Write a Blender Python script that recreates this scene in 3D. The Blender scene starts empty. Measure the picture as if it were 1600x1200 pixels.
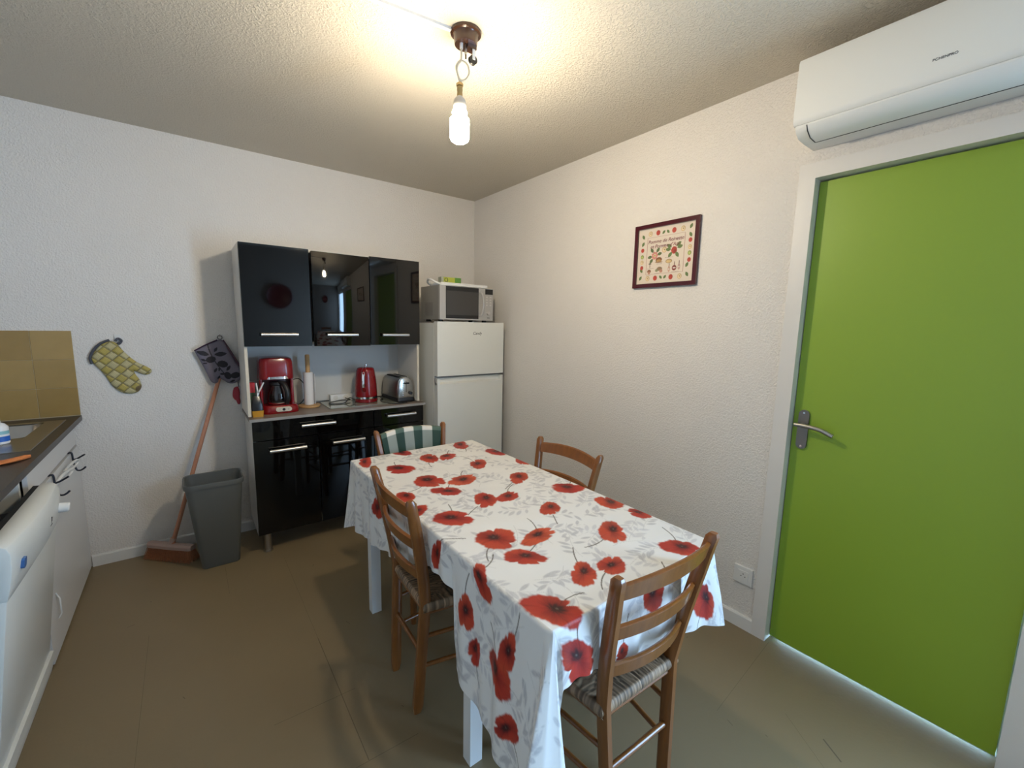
import bpy, bmesh, math, random
import numpy as np
from mathutils import Vector, Matrix
C = bpy.context.scene.collection
S = bpy.context.scene
PI = math.pi

# ------------------------------------------------------------ camera
cam = bpy.data.cameras.new('camera'); co = bpy.data.objects.new('camera', cam); C.objects.link(co)
YAW, PITCH, ROLL, FPX = 37.33890818, -7.86543291, 1.17859901, 667.5629
y_, p_, r_ = math.radians(YAW), math.radians(PITCH), math.radians(ROLL)
fw = Vector((math.sin(y_)*math.cos(p_), math.cos(y_)*math.cos(p_), math.sin(p_)))
rt = Vector((math.cos(y_), -math.sin(y_), 0)); up = rt.cross(fw)
rt2 = math.cos(r_)*rt + math.sin(r_)*up; up2 = -math.sin(r_)*rt + math.cos(r_)*up
m = Matrix((rt2, up2, -fw)).transposed().to_4x4(); m.translation = Vector((-2.05957, -3.28622, 1.43295))
co.matrix_world = m
cam.sensor_width = 36; cam.lens = FPX/1600*36; cam.clip_start = .02
S.camera = co

# ------------------------------------------------------------ world, daylight portal, exposure
w = bpy.data.worlds.new('sky'); S.world = w; w.use_nodes = True
bg = w.node_tree.nodes['Background']; bg.inputs[0].default_value = (.43, .68, 1.0, 1); bg.inputs[1].default_value = 25.0
S.view_settings.view_transform = 'Standard'; S.view_settings.look = 'None'
S.view_settings.gamma = 1; S.view_settings.use_curve_mapping = False
S.view_settings.exposure = 0.14
BULB = 410.0
# window opening in the right wall behind the camera: y0,y1,z0,z1
WIN = (-4.60, -3.65, .25, 2.10)
pl = bpy.data.lights.new('window_portal', 'AREA'); pl.shape = 'RECTANGLE'; pl.size = WIN[3]-WIN[2]; pl.size_y = WIN[1]-WIN[0]
pl.cycles.is_portal = True
po = bpy.data.objects.new('window_portal', pl); C.objects.link(po)
po.location = (.125, (WIN[0]+WIN[1])/2, (WIN[2]+WIN[3])/2); po.rotation_euler = (0, PI/2, 0)

# ------------------------------------------------------------ helpers
def lin(r, g, b):
    f = lambda c: ((c/255+.055)/1.055)**2.4 if c > 10 else c/255/12.92
    return (f(r), f(g), f(b))
ORG = {}
def mat(name, col, rough=.5, metal=0, noise=0, nscale=30, bump=0, bscale=200, coat=0, trans=0, emit=None, estr=0, spec=.5, attr=None, detail=3):
    M = bpy.data.materials.new(name); M.use_nodes = True; nt = M.node_tree; b = nt.nodes['Principled BSDF']
    c = tuple(col)+(1,)
    b.inputs['Base Color'].default_value = c; b.inputs['Roughness'].default_value = rough; b.inputs['Metallic'].default_value = metal
    b.inputs['Coat Weight'].default_value = coat; b.inputs['Coat Roughness'].default_value = .05
    b.inputs['Transmission Weight'].default_value = trans; b.inputs['Specular IOR Level'].default_value = spec
    if emit: b.inputs['Emission Color'].default_value = tuple(emit)+(1,); b.inputs['Emission Strength'].default_value = estr
    tc = nt.nodes.new('ShaderNodeTexCoord')
    if noise:
        n = nt.nodes.new('ShaderNodeTexNoise'); n.inputs['Scale'].default_value = nscale; n.inputs['Detail'].default_value = detail
        nt.links.new(tc.outputs['Object'], n.inputs['Vector'])
        mx = nt.nodes.new('ShaderNodeMix'); mx.data_type = 'RGBA'
        mx.inputs[6].default_value = tuple(x*(1-noise) for x in col)+(1,); mx.inputs[7].default_value = tuple(min(1, x*(1+noise)) for x in col)+(1,)
        nt.links.new(n.outputs[0], mx.inputs[0]); nt.links.new(mx.outputs[2], b.inputs['Base Color'])
    if attr:
        a = nt.nodes.new('ShaderNodeAttribute'); a.attribute_name = attr; nt.links.new(a.outputs['Color'], b.inputs['Base Color'])
    if bump:
        n = nt.nodes.new('ShaderNodeTexNoise'); n.inputs['Scale'].default_value = bscale; n.inputs['Detail'].default_value = 2
        nt.links.new(tc.outputs['Object'], n.inputs['Vector'])
        bp = nt.nodes.new('ShaderNodeBump'); bp.inputs['Strength'].default_value = 1; bp.inputs['Distance'].default_value = bump
        nt.links.new(n.outputs[0], bp.inputs['Height']); nt.links.new(bp.outputs[0], b.inputs['Normal'])
    return M
def wood(name, c1, c2, rough=.35, axis=(30, 30, 3), coat=.3):
    M = mat(name, c1, rough, coat=coat); nt = M.node_tree; b = nt.nodes['Principled BSDF']
    tc = nt.nodes.new('ShaderNodeTexCoord'); mp = nt.nodes.new('ShaderNodeMapping'); mp.inputs['Scale'].default_value = axis
    n = nt.nodes.new('ShaderNodeTexNoise'); n.inputs['Scale'].default_value = 2; n.inputs['Detail'].default_value = 5; n.inputs['Roughness'].default_value = .6
    mx = nt.nodes.new('ShaderNodeMix'); mx.data_type = 'RGBA'; mx.inputs[6].default_value = tuple(c1)+(1,); mx.inputs[7].default_value = tuple(c2)+(1,)
    nt.links.new(tc.outputs['Object'], mp.inputs[0]); nt.links.new(mp.outputs[0], n.inputs['Vector'])
    nt.links.new(n.outputs[0], mx.inputs[0]); nt.links.new(mx.outputs[2], b.inputs['Base Color'])
    return M
def thing(name, label, cat, loc, rz=0, group=None):
    o = bpy.data.objects.new(name, None); C.objects.link(o); o.location = loc; o.rotation_euler = (0, 0, rz)
    o.empty_display_size = .05; o['label'] = label; o['category'] = cat
    if group: o['group'] = group
    ORG[o.name] = Vector(loc); return o
def finish(name, me, material, parent=None, local=False, smooth=False):
    o = bpy.data.objects.new(name, me); C.objects.link(o)
    if material: me.materials.append(material)
    if smooth:
        me.shade_smooth() if hasattr(me, 'shade_smooth') else None
        try: me.set_sharp_from_angle(angle=math.radians(38))
        except Exception: pass
    org = Vector((0, 0, 0))
    if parent is not None:
        o.parent = parent; org = ORG.get(parent.name, Vector((0, 0, 0)))
        if not local: me.transform(Matrix.Translation(-org))
    ORG[o.name] = org
    return o
def obj(name, bm, material, parent=None, local=False, smooth=False, bevel=0, bseg=2):
    if bevel:
        ed = [e for e in bm.edges if len(e.link_faces) == 2 and e.calc_face_angle(0) > .6]
        bmesh.ops.bevel(bm, geom=ed, offset=bevel, segments=bseg, profile=.5, affect='EDGES', clamp_overlap=True)
        smooth = True
    bmesh.ops.recalc_face_normals(bm, faces=bm.faces)
    me = bpy.data.meshes.new(name); bm.to_mesh(me); bm.free()
    return finish(name, me, material, parent, local, smooth)
def tag(o, label, cat, group=None):
    o['label'] = label; o['category'] = cat
    if group: o['group'] = group
    return o
def struct(o): o['kind'] = 'structure'; return o
def box(bm, x0, x1, y0, y1, z0, z1):
    v = [bm.verts.new((x, y, z)) for x in (x0, x1) for y in (y0, y1) for z in (z0, z1)]
    for f in ((0, 1, 3, 2), (4, 6, 7, 5), (0, 4, 5, 1), (2, 3, 7, 6), (0, 2, 6, 4), (1, 5, 7, 3)): bm.faces.new([v[i] for i in f])
    return v
def B(*a, n=None):
    bm = bmesh.new(); box(bm, *a); return bm
def loft(bm, rings, cap=True, closed=True):
    R = [[bm.verts.new(p) for p in r] for r in rings]
    n = len(R[0])
    for a, b in zip(R, R[1:]):
        for i in range(n if closed else n-1):
            j = (i+1) % n
            bm.faces.new((a[i], a[j], b[j], b[i]))
    if cap:
        bm.faces.new(R[0][::-1]); bm.faces.new(R[-1])
def tube(bm, pts, r, seg=10, cap=True, sq=None):
    pts = [Vector(p) for p in pts]; rings = []
    t0 = (pts[1]-pts[0]).normalized()
    up_ = Vector((0, 0, 1)) if abs(t0.z) < .9 else Vector((0, 1, 0))
    u = t0.cross(up_).normalized(); prev = t0
    for i, p in enumerate(pts):
        if i == 0: t = t0
        elif i == len(pts)-1: t = (pts[i]-pts[i-1]).normalized()
        else: t = ((pts[i]-pts[i-1]).normalized()+(pts[i+1]-pts[i]).normalized()).normalized()
        q = prev.rotation_difference(t); u = q @ u; u = (u-t*u.dot(t)).normalized(); v = t.cross(u); prev = t
        rr = r[i] if isinstance(r, (list, tuple)) else r
        rings.append([p+(u*math.cos(2*PI*k/seg)+v*math.sin(2*PI*k/seg))*rr for k in range(seg)])
    loft(bm, rings, cap)
def T(pts, r, seg=10):
    bm = bmesh.new(); tube(bm, pts, r, seg); return bm
def lathe(bm, prof, c=(0, 0, 0), seg=24, ax='z', sx=1, sy=1):
    rings = []
    for r, h in prof:
        ring = []
        for k in range(seg):
            a = 2*PI*k/seg; x, y = r*math.cos(a)*sx, r*math.sin(a)*sy
            p = {'z': (x, y, h), 'y': (x, h, y), 'x': (h, x, y)}[ax]
            ring.append((p[0]+c[0], p[1]+c[1], p[2]+c[2]))
        rings.append(ring)
    loft(bm, rings)
def LT(prof, c=(0, 0, 0), seg=24, ax='z', sx=1, sy=1):
    bm = bmesh.new(); lathe(bm, prof, c, seg, ax, sx, sy); return bm
def prism(bm, pts, ax, a, b):
    def P(p, h): return {'z': (p[0], p[1], h), 'y': (p[0], h, p[1]), 'x': (h, p[0], p[1])}[ax]
    A = [bm.verts.new(P(p, a)) for p in pts]; Bv = [bm.verts.new(P(p, b)) for p in pts]
    n = len(pts)
    for i in range(n): bm.faces.new((A[i], A[(i+1) % n], Bv[(i+1) % n], Bv[i]))
    bm.faces.new(A[::-1]); bm.faces.new(Bv)
def PR(pts, ax, a, b):
    bm = bmesh.new(); prism(bm, pts, ax, a, b); return bm
def rrect(x0, x1, y0, y1, r, n=5):
    out = []
    for cx, cy, a0 in ((x1-r, y1-r, 0), (x0+r, y1-r, 90), (x0+r, y0+r, 180), (x1-r, y0+r, 270)):
        for k in range(n+1):
            a = math.radians(a0+90*k/n); out.append((cx+r*math.cos(a), cy+r*math.sin(a)))
    return out
def spline(pts, n=8):
    pts = [Vector(p) for p in pts]; out = []
    P = [2*pts[0]-pts[1]]+pts+[2*pts[-1]-pts[-2]]
    for i in range(1, len(P)-2):
        for k in range(n):
            t = k/n; a, b, c, d = P[i-1:i+3]
            out.append(.5*((2*b)+(c-a)*t+(2*a-5*b+4*c-d)*t*t+(3*b-a-3*c+d)*t**3))
    out.append(pts[-1]); return out
def npmesh(name, V, F, cols=None):
    me = bpy.data.meshes.new(name); V = np.asarray(V, np.float32); F = np.asarray(F, np.int32)
    me.vertices.add(len(V)); me.vertices.foreach_set('co', V.ravel())
    k = F.shape[1]; me.loops.add(F.size); me.loops.foreach_set('vertex_index', F.ravel())
    me.polygons.add(len(F)); me.polygons.foreach_set('loop_start', np.arange(0, F.size, k, dtype=np.int32))
    me.polygons.foreach_set('loop_total', np.full(len(F), k, np.int32)) if False else None
    me.update(calc_edges=True)
    if cols is not None:
        a = me.color_attributes.new('Col', 'FLOAT_COLOR', 'POINT'); c = np.ones((len(V), 4), np.float32); c[:, :3] = cols
        a.data.foreach_set('color', c.ravel())
    return me
def gridF(nu, nv, off=0):
    i = np.arange(nu-1)[:, None]*nv+np.arange(nv-1)[None]
    return (np.stack([i, i+nv, i+nv+1, i+1], -1).reshape(-1, 4)+off)
def text(name, body, size, loc, rot, material, parent, ext=.0006, shear=0):
    cu = bpy.data.curves.new(name, 'FONT'); cu.body = body; cu.size = size; cu.extrude = ext; cu.align_x = 'CENTER'; cu.align_y = 'CENTER'; cu.shear = shear
    t = bpy.data.objects.new(name, cu); C.objects.link(t); dg = bpy.context.evaluated_depsgraph_get()
    me = bpy.data.meshes.new_from_object(t.evaluated_get(dg)); bpy.data.objects.remove(t)
    from mathutils import Euler
    me.transform(Matrix.Translation(loc) @ Euler(rot).to_matrix().to_4x4())
    return finish(name, me, material, parent)
rng = np.random.default_rng(5)

# ------------------------------------------------------------ materials
def plaster(name, col, dist, scale):
    M = mat(name, col, .85, noise=.03, nscale=3); nt = M.node_tree; b = nt.nodes['Principled BSDF']
    tc = nt.nodes.new('ShaderNodeTexCoord')
    v = nt.nodes.new('ShaderNodeTexNoise'); v.inputs['Scale'].default_value = scale; v.inputs['Detail'].default_value = 4; v.inputs['Distortion'].default_value = .6
    r = nt.nodes.new('ShaderNodeValToRGB'); r.color_ramp.elements[0].position = .42; r.color_ramp.elements[1].position = .66
    bp = nt.nodes.new('ShaderNodeBump'); bp.inputs['Distance'].default_value = dist; bp.inputs['Strength'].default_value = .8
    nt.links.new(tc.outputs['Object'], v.inputs['Vector']); nt.links.new(v.outputs[0], r.inputs[0]); nt.links.new(r.outputs[0], bp.inputs['Height'])
    nt.links.new(bp.outputs[0], b.inputs['Normal']); return M
m_wall = plaster('wall_plaster', (.78, .75, .72), .0024, 110)
m_ceil = plaster('ceiling_plaster', (.60, .55, .465), .003, 120)
m_floor = mat('vinyl_floor', (.215, .162, .092), .42, noise=.14, nscale=1.8, bump=.0004, bscale=60, detail=6)
m_seam = mat('floor_seam', (.125, .095, .058), .8)
m_white = mat('white_paint', (.74, .74, .73), .35)
m_trim = mat('casing_paint', (.72, .70, .68), .4, bump=.0006, bscale=25)
m_green = mat('green_paint', (.25, .385, .032), .42, bump=.0002, bscale=60)
m_steel = mat('brushed_steel', (.42, .40, .37), .32, metal=1)
m_darksteel = mat('dark_brushed_metal', (.22, .21, .20), .38, metal=1)
m_chrome = mat('chrome', (.8, .8, .8), .08, metal=1)
m_alu = mat('satin_aluminium', (.62, .61, .60), .35, metal=1)
m_blackgloss = mat('black_gloss_lacquer', (.002, .002, .0022), .04, spec=.5)
m_melamine = mat('white_melamine', (.66, .64, .60), .4)
m_counter = mat('grey_brown_laminate', (.21, .165, .135), .38, noise=.25, nscale=90)
m_counter_edge = mat('grey_laminate_edge', (.30, .28, .26), .4)
m_black = mat('black_plastic', (.01, .01, .011), .4)
m_blackmat = mat('black_rubber', (.014, .014, .015), .7)
m_red = mat('red_plastic', (.215, .004, .007), .22, coat=.25)
m_redd = mat('dark_red_plastic', (.09, .003, .005), .3)
m_wood = wood('varnished_wood', lin(148, 92, 42), lin(96, 54, 21), .28)
m_wood_l = wood('light_wood', lin(200, 160, 105), lin(165, 122, 76), .5, coat=0)
m_broomwood = wood('broom_handle_wood', lin(196, 140, 112), lin(164, 108, 82), .6, coat=0)
m_glass = mat('clear_glass', (.9, .95, .93), .02, trans=1)
m_bin = mat('grey_bin_plastic', (.11, .115, .11), .45)
m_appl = mat('white_enamel', (.70, .71, .68), .28)
m_ac = mat('white_ac_plastic', (.80, .81, .80), .3)
m_dark = mat('dark_groove', (.02, .02, .03), .6)
m_brown = mat('brown_bakelite', (.055, .022, .010), .25, coat=.3)
m_cable = mat('cream_cable', (.6, .55, .45), .5)
m_tile = [mat('ochre_tile', (.36+d, .24+d*.8, .085+d*.4), .25, noise=.12, nscale=14) for d in (0, .03, -.03)]
m_grout = mat('pale_grout', (.45, .36, .22), .8)
m_worktop = mat('dark_brown_worktop', (.035, .026, .022), .35)
m_cream = mat('cream_edge', (.62, .55, .44), .5)
m_text = mat('dark_print', (.02, .02, .03), .4)
m_col = mat('painted_cloth', (1, 1, 1), .62, attr='Col'); 
m_oil = mat('wax_cloth', (1, 1, 1), .45, attr='Col', spec=.3, bump=.0012, bscale=22)

# ------------------------------------------------------------ room shell
X0, Y0, H = -3.18, -4.72, 2.48
D0, D1, DH = -2.574, -3.291, 2.04     # door opening
struct(obj('floor', B(X0-.1, .45, Y0-.1, .1, -.1, 0), m_floor))
struct(obj('ceiling', B(X0-.1, .12, Y0-.1, .12, H, H+.12), m_ceil))
struct(obj('wall_back', B(X0-.1, .12, 0, .12, 0, H), m_wall))
struct(obj('wall_left', B(X0-.1, X0, Y0, 0, 0, H), m_wall))
bm = bmesh.new()
box(bm, 0, .12, D0+.058, 0, 0, H); w0, w1, wz0, wz1 = WIN; box(bm, 0, .12, w1, D1-.058, 0, H); box(bm, 0, .12, Y0, w0, 0, H); box(bm, 0, .12, w0, w1, 0, wz0); box(bm, 0, .12, w0, w1, wz1, H); box(bm, 0, .12, D1-.058, D0+.058, DH+.058, H)
struct(obj('wall_right', bm, m_wall))
struct(obj('wall_front', B(X0-.1, .12, Y0-.1, Y0, 0, H), mat('darkened_rear_wall', (.24, .21, .18), .8)))  # rear wall colour darkened to dim its reflection in the black doors
bm = bmesh.new(); fwid = .05
box(bm, .03, .08, w0, w0+fwid, wz0, wz1); box(bm, .03, .08, w1-fwid, w1, wz0, wz1)
box(bm, .03, .08, w0+fwid, w1-fwid, wz0, wz0+fwid); box(bm, .03, .08, w0+fwid, w1-fwid, wz1-fwid, wz1)
struct(obj('window_1', bm, m_white))

# faint vinyl seams cut as thin inlaid strips of the floor
fl = bpy.data.objects['floor']
bm = bmesh.new()
def strip(bm, a, b, wd=.0016, z=.0004):
    a = Vector((a[0], a[1], z)); b = Vector((b[0], b[1], z)); n = (b-a).cross(Vector((0, 0, 1))).normalized()*wd/2
    bm.faces.new([bm.verts.new(p) for p in (a-n, b-n, b+n, a+n)])
for x, ya, yb in ((-1.671, -1.36, -2.04),): strip(bm, (x, ya), (x, yb), .0026)
for y, xa, xb in ((-1.72, -1.9, -1.62), (-2.04, -1.74, -1.5)): strip(bm, (xa, y), (xb, y-.01))
for x, ya, yb in ((-1.671, -.5, -1.36), (-2.283, -.9, -1.7), (-1.966, -.4, -.75)): strip(bm, (x, ya), (x, yb), .0009)
strip(bm, (.0, -2.59), (-.55, -2.63), .001); strip(bm, (-.35, -2.79), (-.5, -2.99), .001)
strip(bm, (-.353, -2.912), (-.40, -2.978), .005)
for k in range(26):
    x, y = rng.uniform(-2.4, -.1), rng.uniform(-3.2, -.6); a = rng.uniform(0, PI); l = rng.uniform(.008, .03)
    strip(bm, (x, y), (x+l*math.cos(a), y+l*math.sin(a)), .002)
obj('seam_line', bm, m_seam, fl)

struct(obj('gap_reflector', B(.055, .45, D1+.001, D0-.001, .0, .0012), mat('pale_bounce_slab', (.6, .6, .58), .6)))  # added pale slab, bounces daylight to brighten the gap under the door
# baseboards
def base(name, pts, ax, a, b): return struct(obj(name, PR(pts, ax, a, b), m_white))
base('baseboard_back', [(0, 0), (-.012, 0), (-.012, .06), (-.008, .068), (0, .068)], 'x', -2.575, -.0)
base('baseboard_right', [(0, 0), (-.012, 0), (-.012, .06), (-.008, .068), (0, .068)], 'y', -2.514, -.012)

# door casing (two jambs and a head with a small stop)
bm = bmesh.new()
for ya, yb in ((D0+.06, D0), (D1, D1-.06)):
    box(bm, -.012, .125, min(ya, yb), max(ya, yb), 0, DH+.06)
box(bm, -.012, .125, D1, D0, DH, DH+.06)
struct(obj('trim_1', bm, m_trim, bevel=.002))
bm = bmesh.new()     # rebate lip behind the leaf
box(bm, .078, .125, D0-.014, D0, 0, DH); box(bm, .078, .125, D1, D1+.014, 0, DH); box(bm, .078, .125, D1, D0, DH-.014, DH)
struct(obj('trim_2', bm, m_trim))
door = obj('door_1', B(.036, .076, D1+.004, D0-.003, .014, DH-.008), m_green, bevel=.0015); struct(door)
bm = bmesh.new(); prism(bm, rrect(-2.637, -2.597, .928, 1.098, .0195, 8), 'x', .027, .036)
pl_ = obj('handle_plate', bm, m_darksteel, door, bevel=.0015)
for z in (.94, 1.085):
    obj('screw', LT([(.0045, .0255), (.005, .0275)], (0, -2.617, z), 12, 'x'), m_chrome, pl_)
lev = T([(.034, -2.617, 1.035), (-.004, -2.617, 1.035)], .0095, 14)
tube(lev, spline([(-.008, -2.597, 1.036), (-.008, -2.64, 1.036), (-.008, -2.69, 1.030), (-.006, -2.735, 1.012)]), .009, 12)
obj('door_handle', lev, m_steel, door, smooth=True)

# ------------------------------------------------------------ ceiling lamp
L = thing('pendant_lamp', 'bare glowing energy-saving bulb hanging on a looped cable from a brown ceiling rosette', 'lamp', (-1.178, -1.812, H))
cx, cy = -1.178, -1.812
ro = obj('rosette', LT([(.0, H), (.056, H), (.057, H-.004), (.055, H-.009), (.046, H-.011), (.043, H-.016), (.042, H-.038), (.040, H-.044), (.0, H-.042)], (cx, cy, 0), 36), m_brown, L, smooth=True)
obj('rosette_block', B(cx-.002, cx+.034, cy-.02, cy+.012, H-.056, H-.042), m_brown, L, bevel=.003)
obj('cable_clamp', LT([(.006, H-.062), (.006, H-.038)], (cx-.018, cy+.001, 0), 12), m_white, L, smooth=True)
obj('hook_stub', LT([(.0045, H-.075), (.0045, H-.04)], (cx+.0, cy, 0), 10), m_steel, L)
obj('hook_stub', LT([(.003, H-.088), (.003, H-.07)], (cx+.0, cy, 0), 10), m_brown, L)
br = obj('pulley_bracket', B(cx+.019, cx+.030, cy-.018, cy-.0155, H-.090, H-.05), m_white, L, bevel=.001)
obj('pulley_wheel', LT([(.0, -.010), (.016, -.010), (.013, -.004), (.016, .002), (.0, .002)], (cx+.024, cy-.006, H-.089), 22, 'y'), m_black, L, smooth=True)
bx, by = -1.196, -1.811
loop = [(bx, by, H-.058), (bx-.001, by, H-.10), (bx-.012, by+.003, H-.115), (bx-.016, by+.003, H-.14), (bx-.004, by, H-.166), (bx+.016, by-.006, H-.160), (bx+.029, by-.008, H-.133), (bx+.020, by-.004, H-.106), (bx-.002, by+.004, H-.100), (bx-.018, by+.006, H-.125), (bx-.013, by+.003, H-.150), (bx-.006, by, H-.176)]
obj('cable', T(spline(loop), .0034, 8), m_cable, L, smooth=True)
sx_ = bx-.006
obj('socket', LT([(.003, -.172), (.0125, -.180), (.013, -.188), (.0095, -.190), (.0105, -.204), (.0095, -.206), (.0105, -.222)], (sx_, by, H), 20), mat('tarnished_brass', (.42, .32, .16), .35, metal=1), L, smooth=True)
bulb_c = (sx_, by, H)
obj('bulb_base', LT([(.009, -.222), (.012, -.225), (.020, -.234), (.0245, -.250), (.0245, -.268), (.022, -.272)], bulb_c, 24), mat('white_bulb_base', (.50, .48, .45), .4), L, smooth=True)
m_bulb = mat('bulb_glow', (.9, .85, .7), .5, emit=(1, .85, .62), estr=BULB)
obj('bulb', LT([(.001, -.272), (.026, -.273), (.028, -.279), (.026, -.283), (.018, -.286), (.018, -.292), (.030, -.295), (.0355, -.301), (.0355, -.362), (.032, -.373), (.020, -.381), (.001, -.384)], bulb_c, 20), m_bulb, L, smooth=True)
bm = bmesh.new()   # white cable duct
d = Vector((-1.60, -1.755, 0)); e = Vector((-1.232, -1.797, 0)); n = (e-d).cross(Vector((0, 0, 1))).normalized()*.0075
far = d+(d-e)*3.9
vs = [far-n, e-n, e+n, far+n]
A_ = [bm.verts.new((p.x, p.y, H-.010)) for p in vs]; B_ = [bm.verts.new((p.x, p.y, H)) for p in vs]
bm.faces.new(A_); bm.faces.new(B_[::-1])
for i in range(4): bm.faces.new((A_[i], A_[(i+1) % 4], B_[(i+1) % 4], B_[i]))
tag(obj('cable_duct', bm, m_white), 'thin white cable duct running across the ceiling to the brown rosette', 'cable duct')

# ------------------------------------------------------------ air conditioner
A = thing('air_conditioner', 'white wall-mounted split air conditioner above the green door', 'air conditioner', (0, -2.95, 2.15))
ya, yb = -2.548, -3.36
prof = [(-.001, 2.15), (-.168, 2.152), (-.188, 2.166), (-.192, 2.18), (-.001, 2.30)]
obj('body', PR([(-.001, 2.15), (-.10, 2.149), (-.155, 2.152), (-.182, 2.166), (-.192, 2.182), (-.192, 2.40), (-.175, 2.414), (-.001, 2.416)], 'y', ya-.004, yb+.004), m_ac, A, bevel=.003)
obj('front_panel', PR([(-.178, 2.187), (-.196, 2.188), (-.204, 2.196), (-.206, 2.21), (-.202, 2.40), (-.196, 2.412), (-.178, 2.420), (-.10, 2.4215), (-.10, 2.410), (-.178, 2.408)], 'y', ya, yb), m_ac, A, bevel=.004)
fl_ = obj('louvre_flap', PR([(-.102, 2.1445), (-.155, 2.1475), (-.186, 2.164), (-.1975, 2.181), (-.192, 2.183), (-.180, 2.168), (-.150, 2.153), (-.102, 2.150)], 'y', ya-.045, yb+.045), m_ac, A, smooth=True)
bm = bmesh.new(); box(bm, -.1015, -.0985, yb+.045, ya-.045, 2.1435, 2.151)
prism(bm, [(-.102, 2.1435), (-.155, 2.1465), (-.187, 2.163), (-.198, 2.181), (-.190, 2.183), (-.15, 2.155), (-.102, 2.151)], 'y', ya-.042, ya-.045)
obj('louvre_gap', bm, m_dark, A)
text('logo', 'PCHENPRO', .0108, (-.2058, -2.946, 2.250), (PI/2, 0, -PI/2), m_text, A, .0004)

# ------------------------------------------------------------ framed picture
P = thing('framed_picture', 'square apple recipe print in a dark red frame on the right wall', 'picture', (0, -1.908, 1.82))
m_frame = mat('burgundy_lacquer', (.060, .003, .009), .2, coat=.3)
pa, pb, pz0, pz1 = -1.718, -2.098, 1.652, 1.988; fwd = .021
bm = bmesh.new()
for a in (((pa, pz0), (pb, pz0), (pb+fwd, pz0+fwd), (pa-fwd, pz0+fwd)), ((pa, pz1), (pb, pz1), (pb+fwd, pz1-fwd), (pa-fwd, pz1-fwd)),
          ((pa, pz0), (pa, pz1), (pa-fwd, pz1-fwd), (pa-fwd, pz0+fwd)), ((pb, pz0), (pb, pz1), (pb+fwd, pz1-fwd), (pb+fwd, pz0+fwd))):
    prism(bm, list(a), 'x', -.018, -.001)
obj('frame', bm, m_frame, P, bevel=.003)
nu, nv = 320, 284
Wd, Hd = (pa-fwd)-(pb+fwd), (pz1-pz0)-2*fwd
U, V = np.meshgrid(np.linspace(0, 1, nu), np.linspace(0, 1, nv), indexing='ij'); q = np.stack([U.ravel(), V.ravel()], 1)
col = np.tile(np.array([.66, .58, .50]), (len(q), 1))
def dab(c, cx, cy, rx, ry, color, ang=0, jag=0, ring=None):
    dx, dy = (q[:, 0]-cx), (q[:, 1]-cy)*Hd/Wd; ca, sa = math.cos(ang), math.sin(ang)
    X, Y = (dx*ca+dy*sa)/rx, (-dx*sa+dy*ca)/ry; r = np.hypot(X, Y)
    if jag: r = r*(1+jag*np.sin(5*np.arctan2(Y, X)+cx*40))
    a = np.clip((1-r)*6, 0, 1)[:, None]; sh = (1-.25*(X+Y)[:, None]*.5)
    c[:] = c*(1-a)+a*np.clip(np.array(color)*sh, 0, 1)
def leafd(c, cx, cy, L_, ang, color=(.10, .16, .05)):
    dx, dy = (q[:, 0]-cx), (q[:, 1]-cy)*Hd/Wd; ca, sa = math.cos(ang), math.sin(ang)
    X, Y = (dx*ca+dy*sa)/L_, (-dx*sa+dy*ca)/L_; wv = .58*(1-np.clip(np.abs(X), 0, 1)**2)
    a = np.clip((wv-np.abs(Y))*14, 0, 1)[:, None]*(np.abs(X) < 1)[:, None]
    c[:] = c*(1-a)+a*np.array(color)
RED, YEL, GRN, BRN = (.40, .045, .03), (.55, .36, .12), (.24, .30, .07), (.22, .09, .04)
def fruit(x, y, k, r=.04):
    dab(col, x, y, r, r*1.1, {'r': RED, 'y': YEL, 'g': GRN, 'h': (.52, .36, .17)}[k])
    if k in 'hy': dab(col, x, y, r*.72, r*.8, (.66, .55, .36)); dab(col, x, y, r*.18, r*.3, BRN)
    if k == 'g': dab(col, x, y, r*.5, r*.6, (.40, .46, .16))
for x, k in ((.22, 'h'), (.36, 'r'), (.64, 'r'), (.79, 'h')):
    fruit(x, .90, k); fruit(x-.01, .095, k)
for x, s in ((.46, .8), (.535, 2.3)):
    leafd(col, x, .895, .036, s); leafd(col, x-.01, .105, .036, PI-s)
for x, y, a in ((.09, .86, 2.1), (.92, .92, 1.1), (.07, .11, 1.0), (.90, .12, 2.1), (.09, .73, 1.1), (.92, .78, 2.1), (.08, .25, 2.1), (.89, .28, 1.1)): leafd(col, x, y, .042, a)
for y, k in ((.62, 'r'), (.50, 'g'), (.40, 'y'), (.30, 'r')): fruit(.085, y-.0, k, .033)
for y, k in ((.69, 'r'), (.575, 'y'), (.475, 'g'), (.36, 'r')): fruit(.92, y, k, .033)
for (a0, b0), (a1, b1) in (((.17, .17), (.83, .17)), ((.17, .83), (.83, .83)), ((.17, .17), (.17, .83)), ((.83, .17), (.83, .83))):
    mk = (q[:, 0] > a0-.003) & (q[:, 0] < a1+.003) & (q[:, 1] > b0-.003) & (q[:, 1] < b1+.003); col[mk] = (.30, .10, .08)
for a in (2.2, .9, .2, 3.3, 4.0, 5.3): leafd(col, .32+.09*math.cos(a), .50+.12*math.sin(a), .045, a, (.09, .13, .05))
for k in range(7): a = k*.9; dab(col, .32+.04*math.cos(a), .50+.05*math.sin(a), .022, .022, (.55, .22, .18))
dab(col, .32, .50, .018, .018, (.5, .35, .1))
fruit(.49, .585, 'h', .045)
dab(col, .66, .555, .055, .060, RED, 0, .03); dab(col, .675, .53, .03, .035, (.28, .03, .02))
for a in (.7, .25, 2.6, 4.0, 5.3, 3.1): leafd(col, .66+.10*math.cos(a), .575+.12*math.sin(a), .05, a, (.12, .18, .06))
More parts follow.
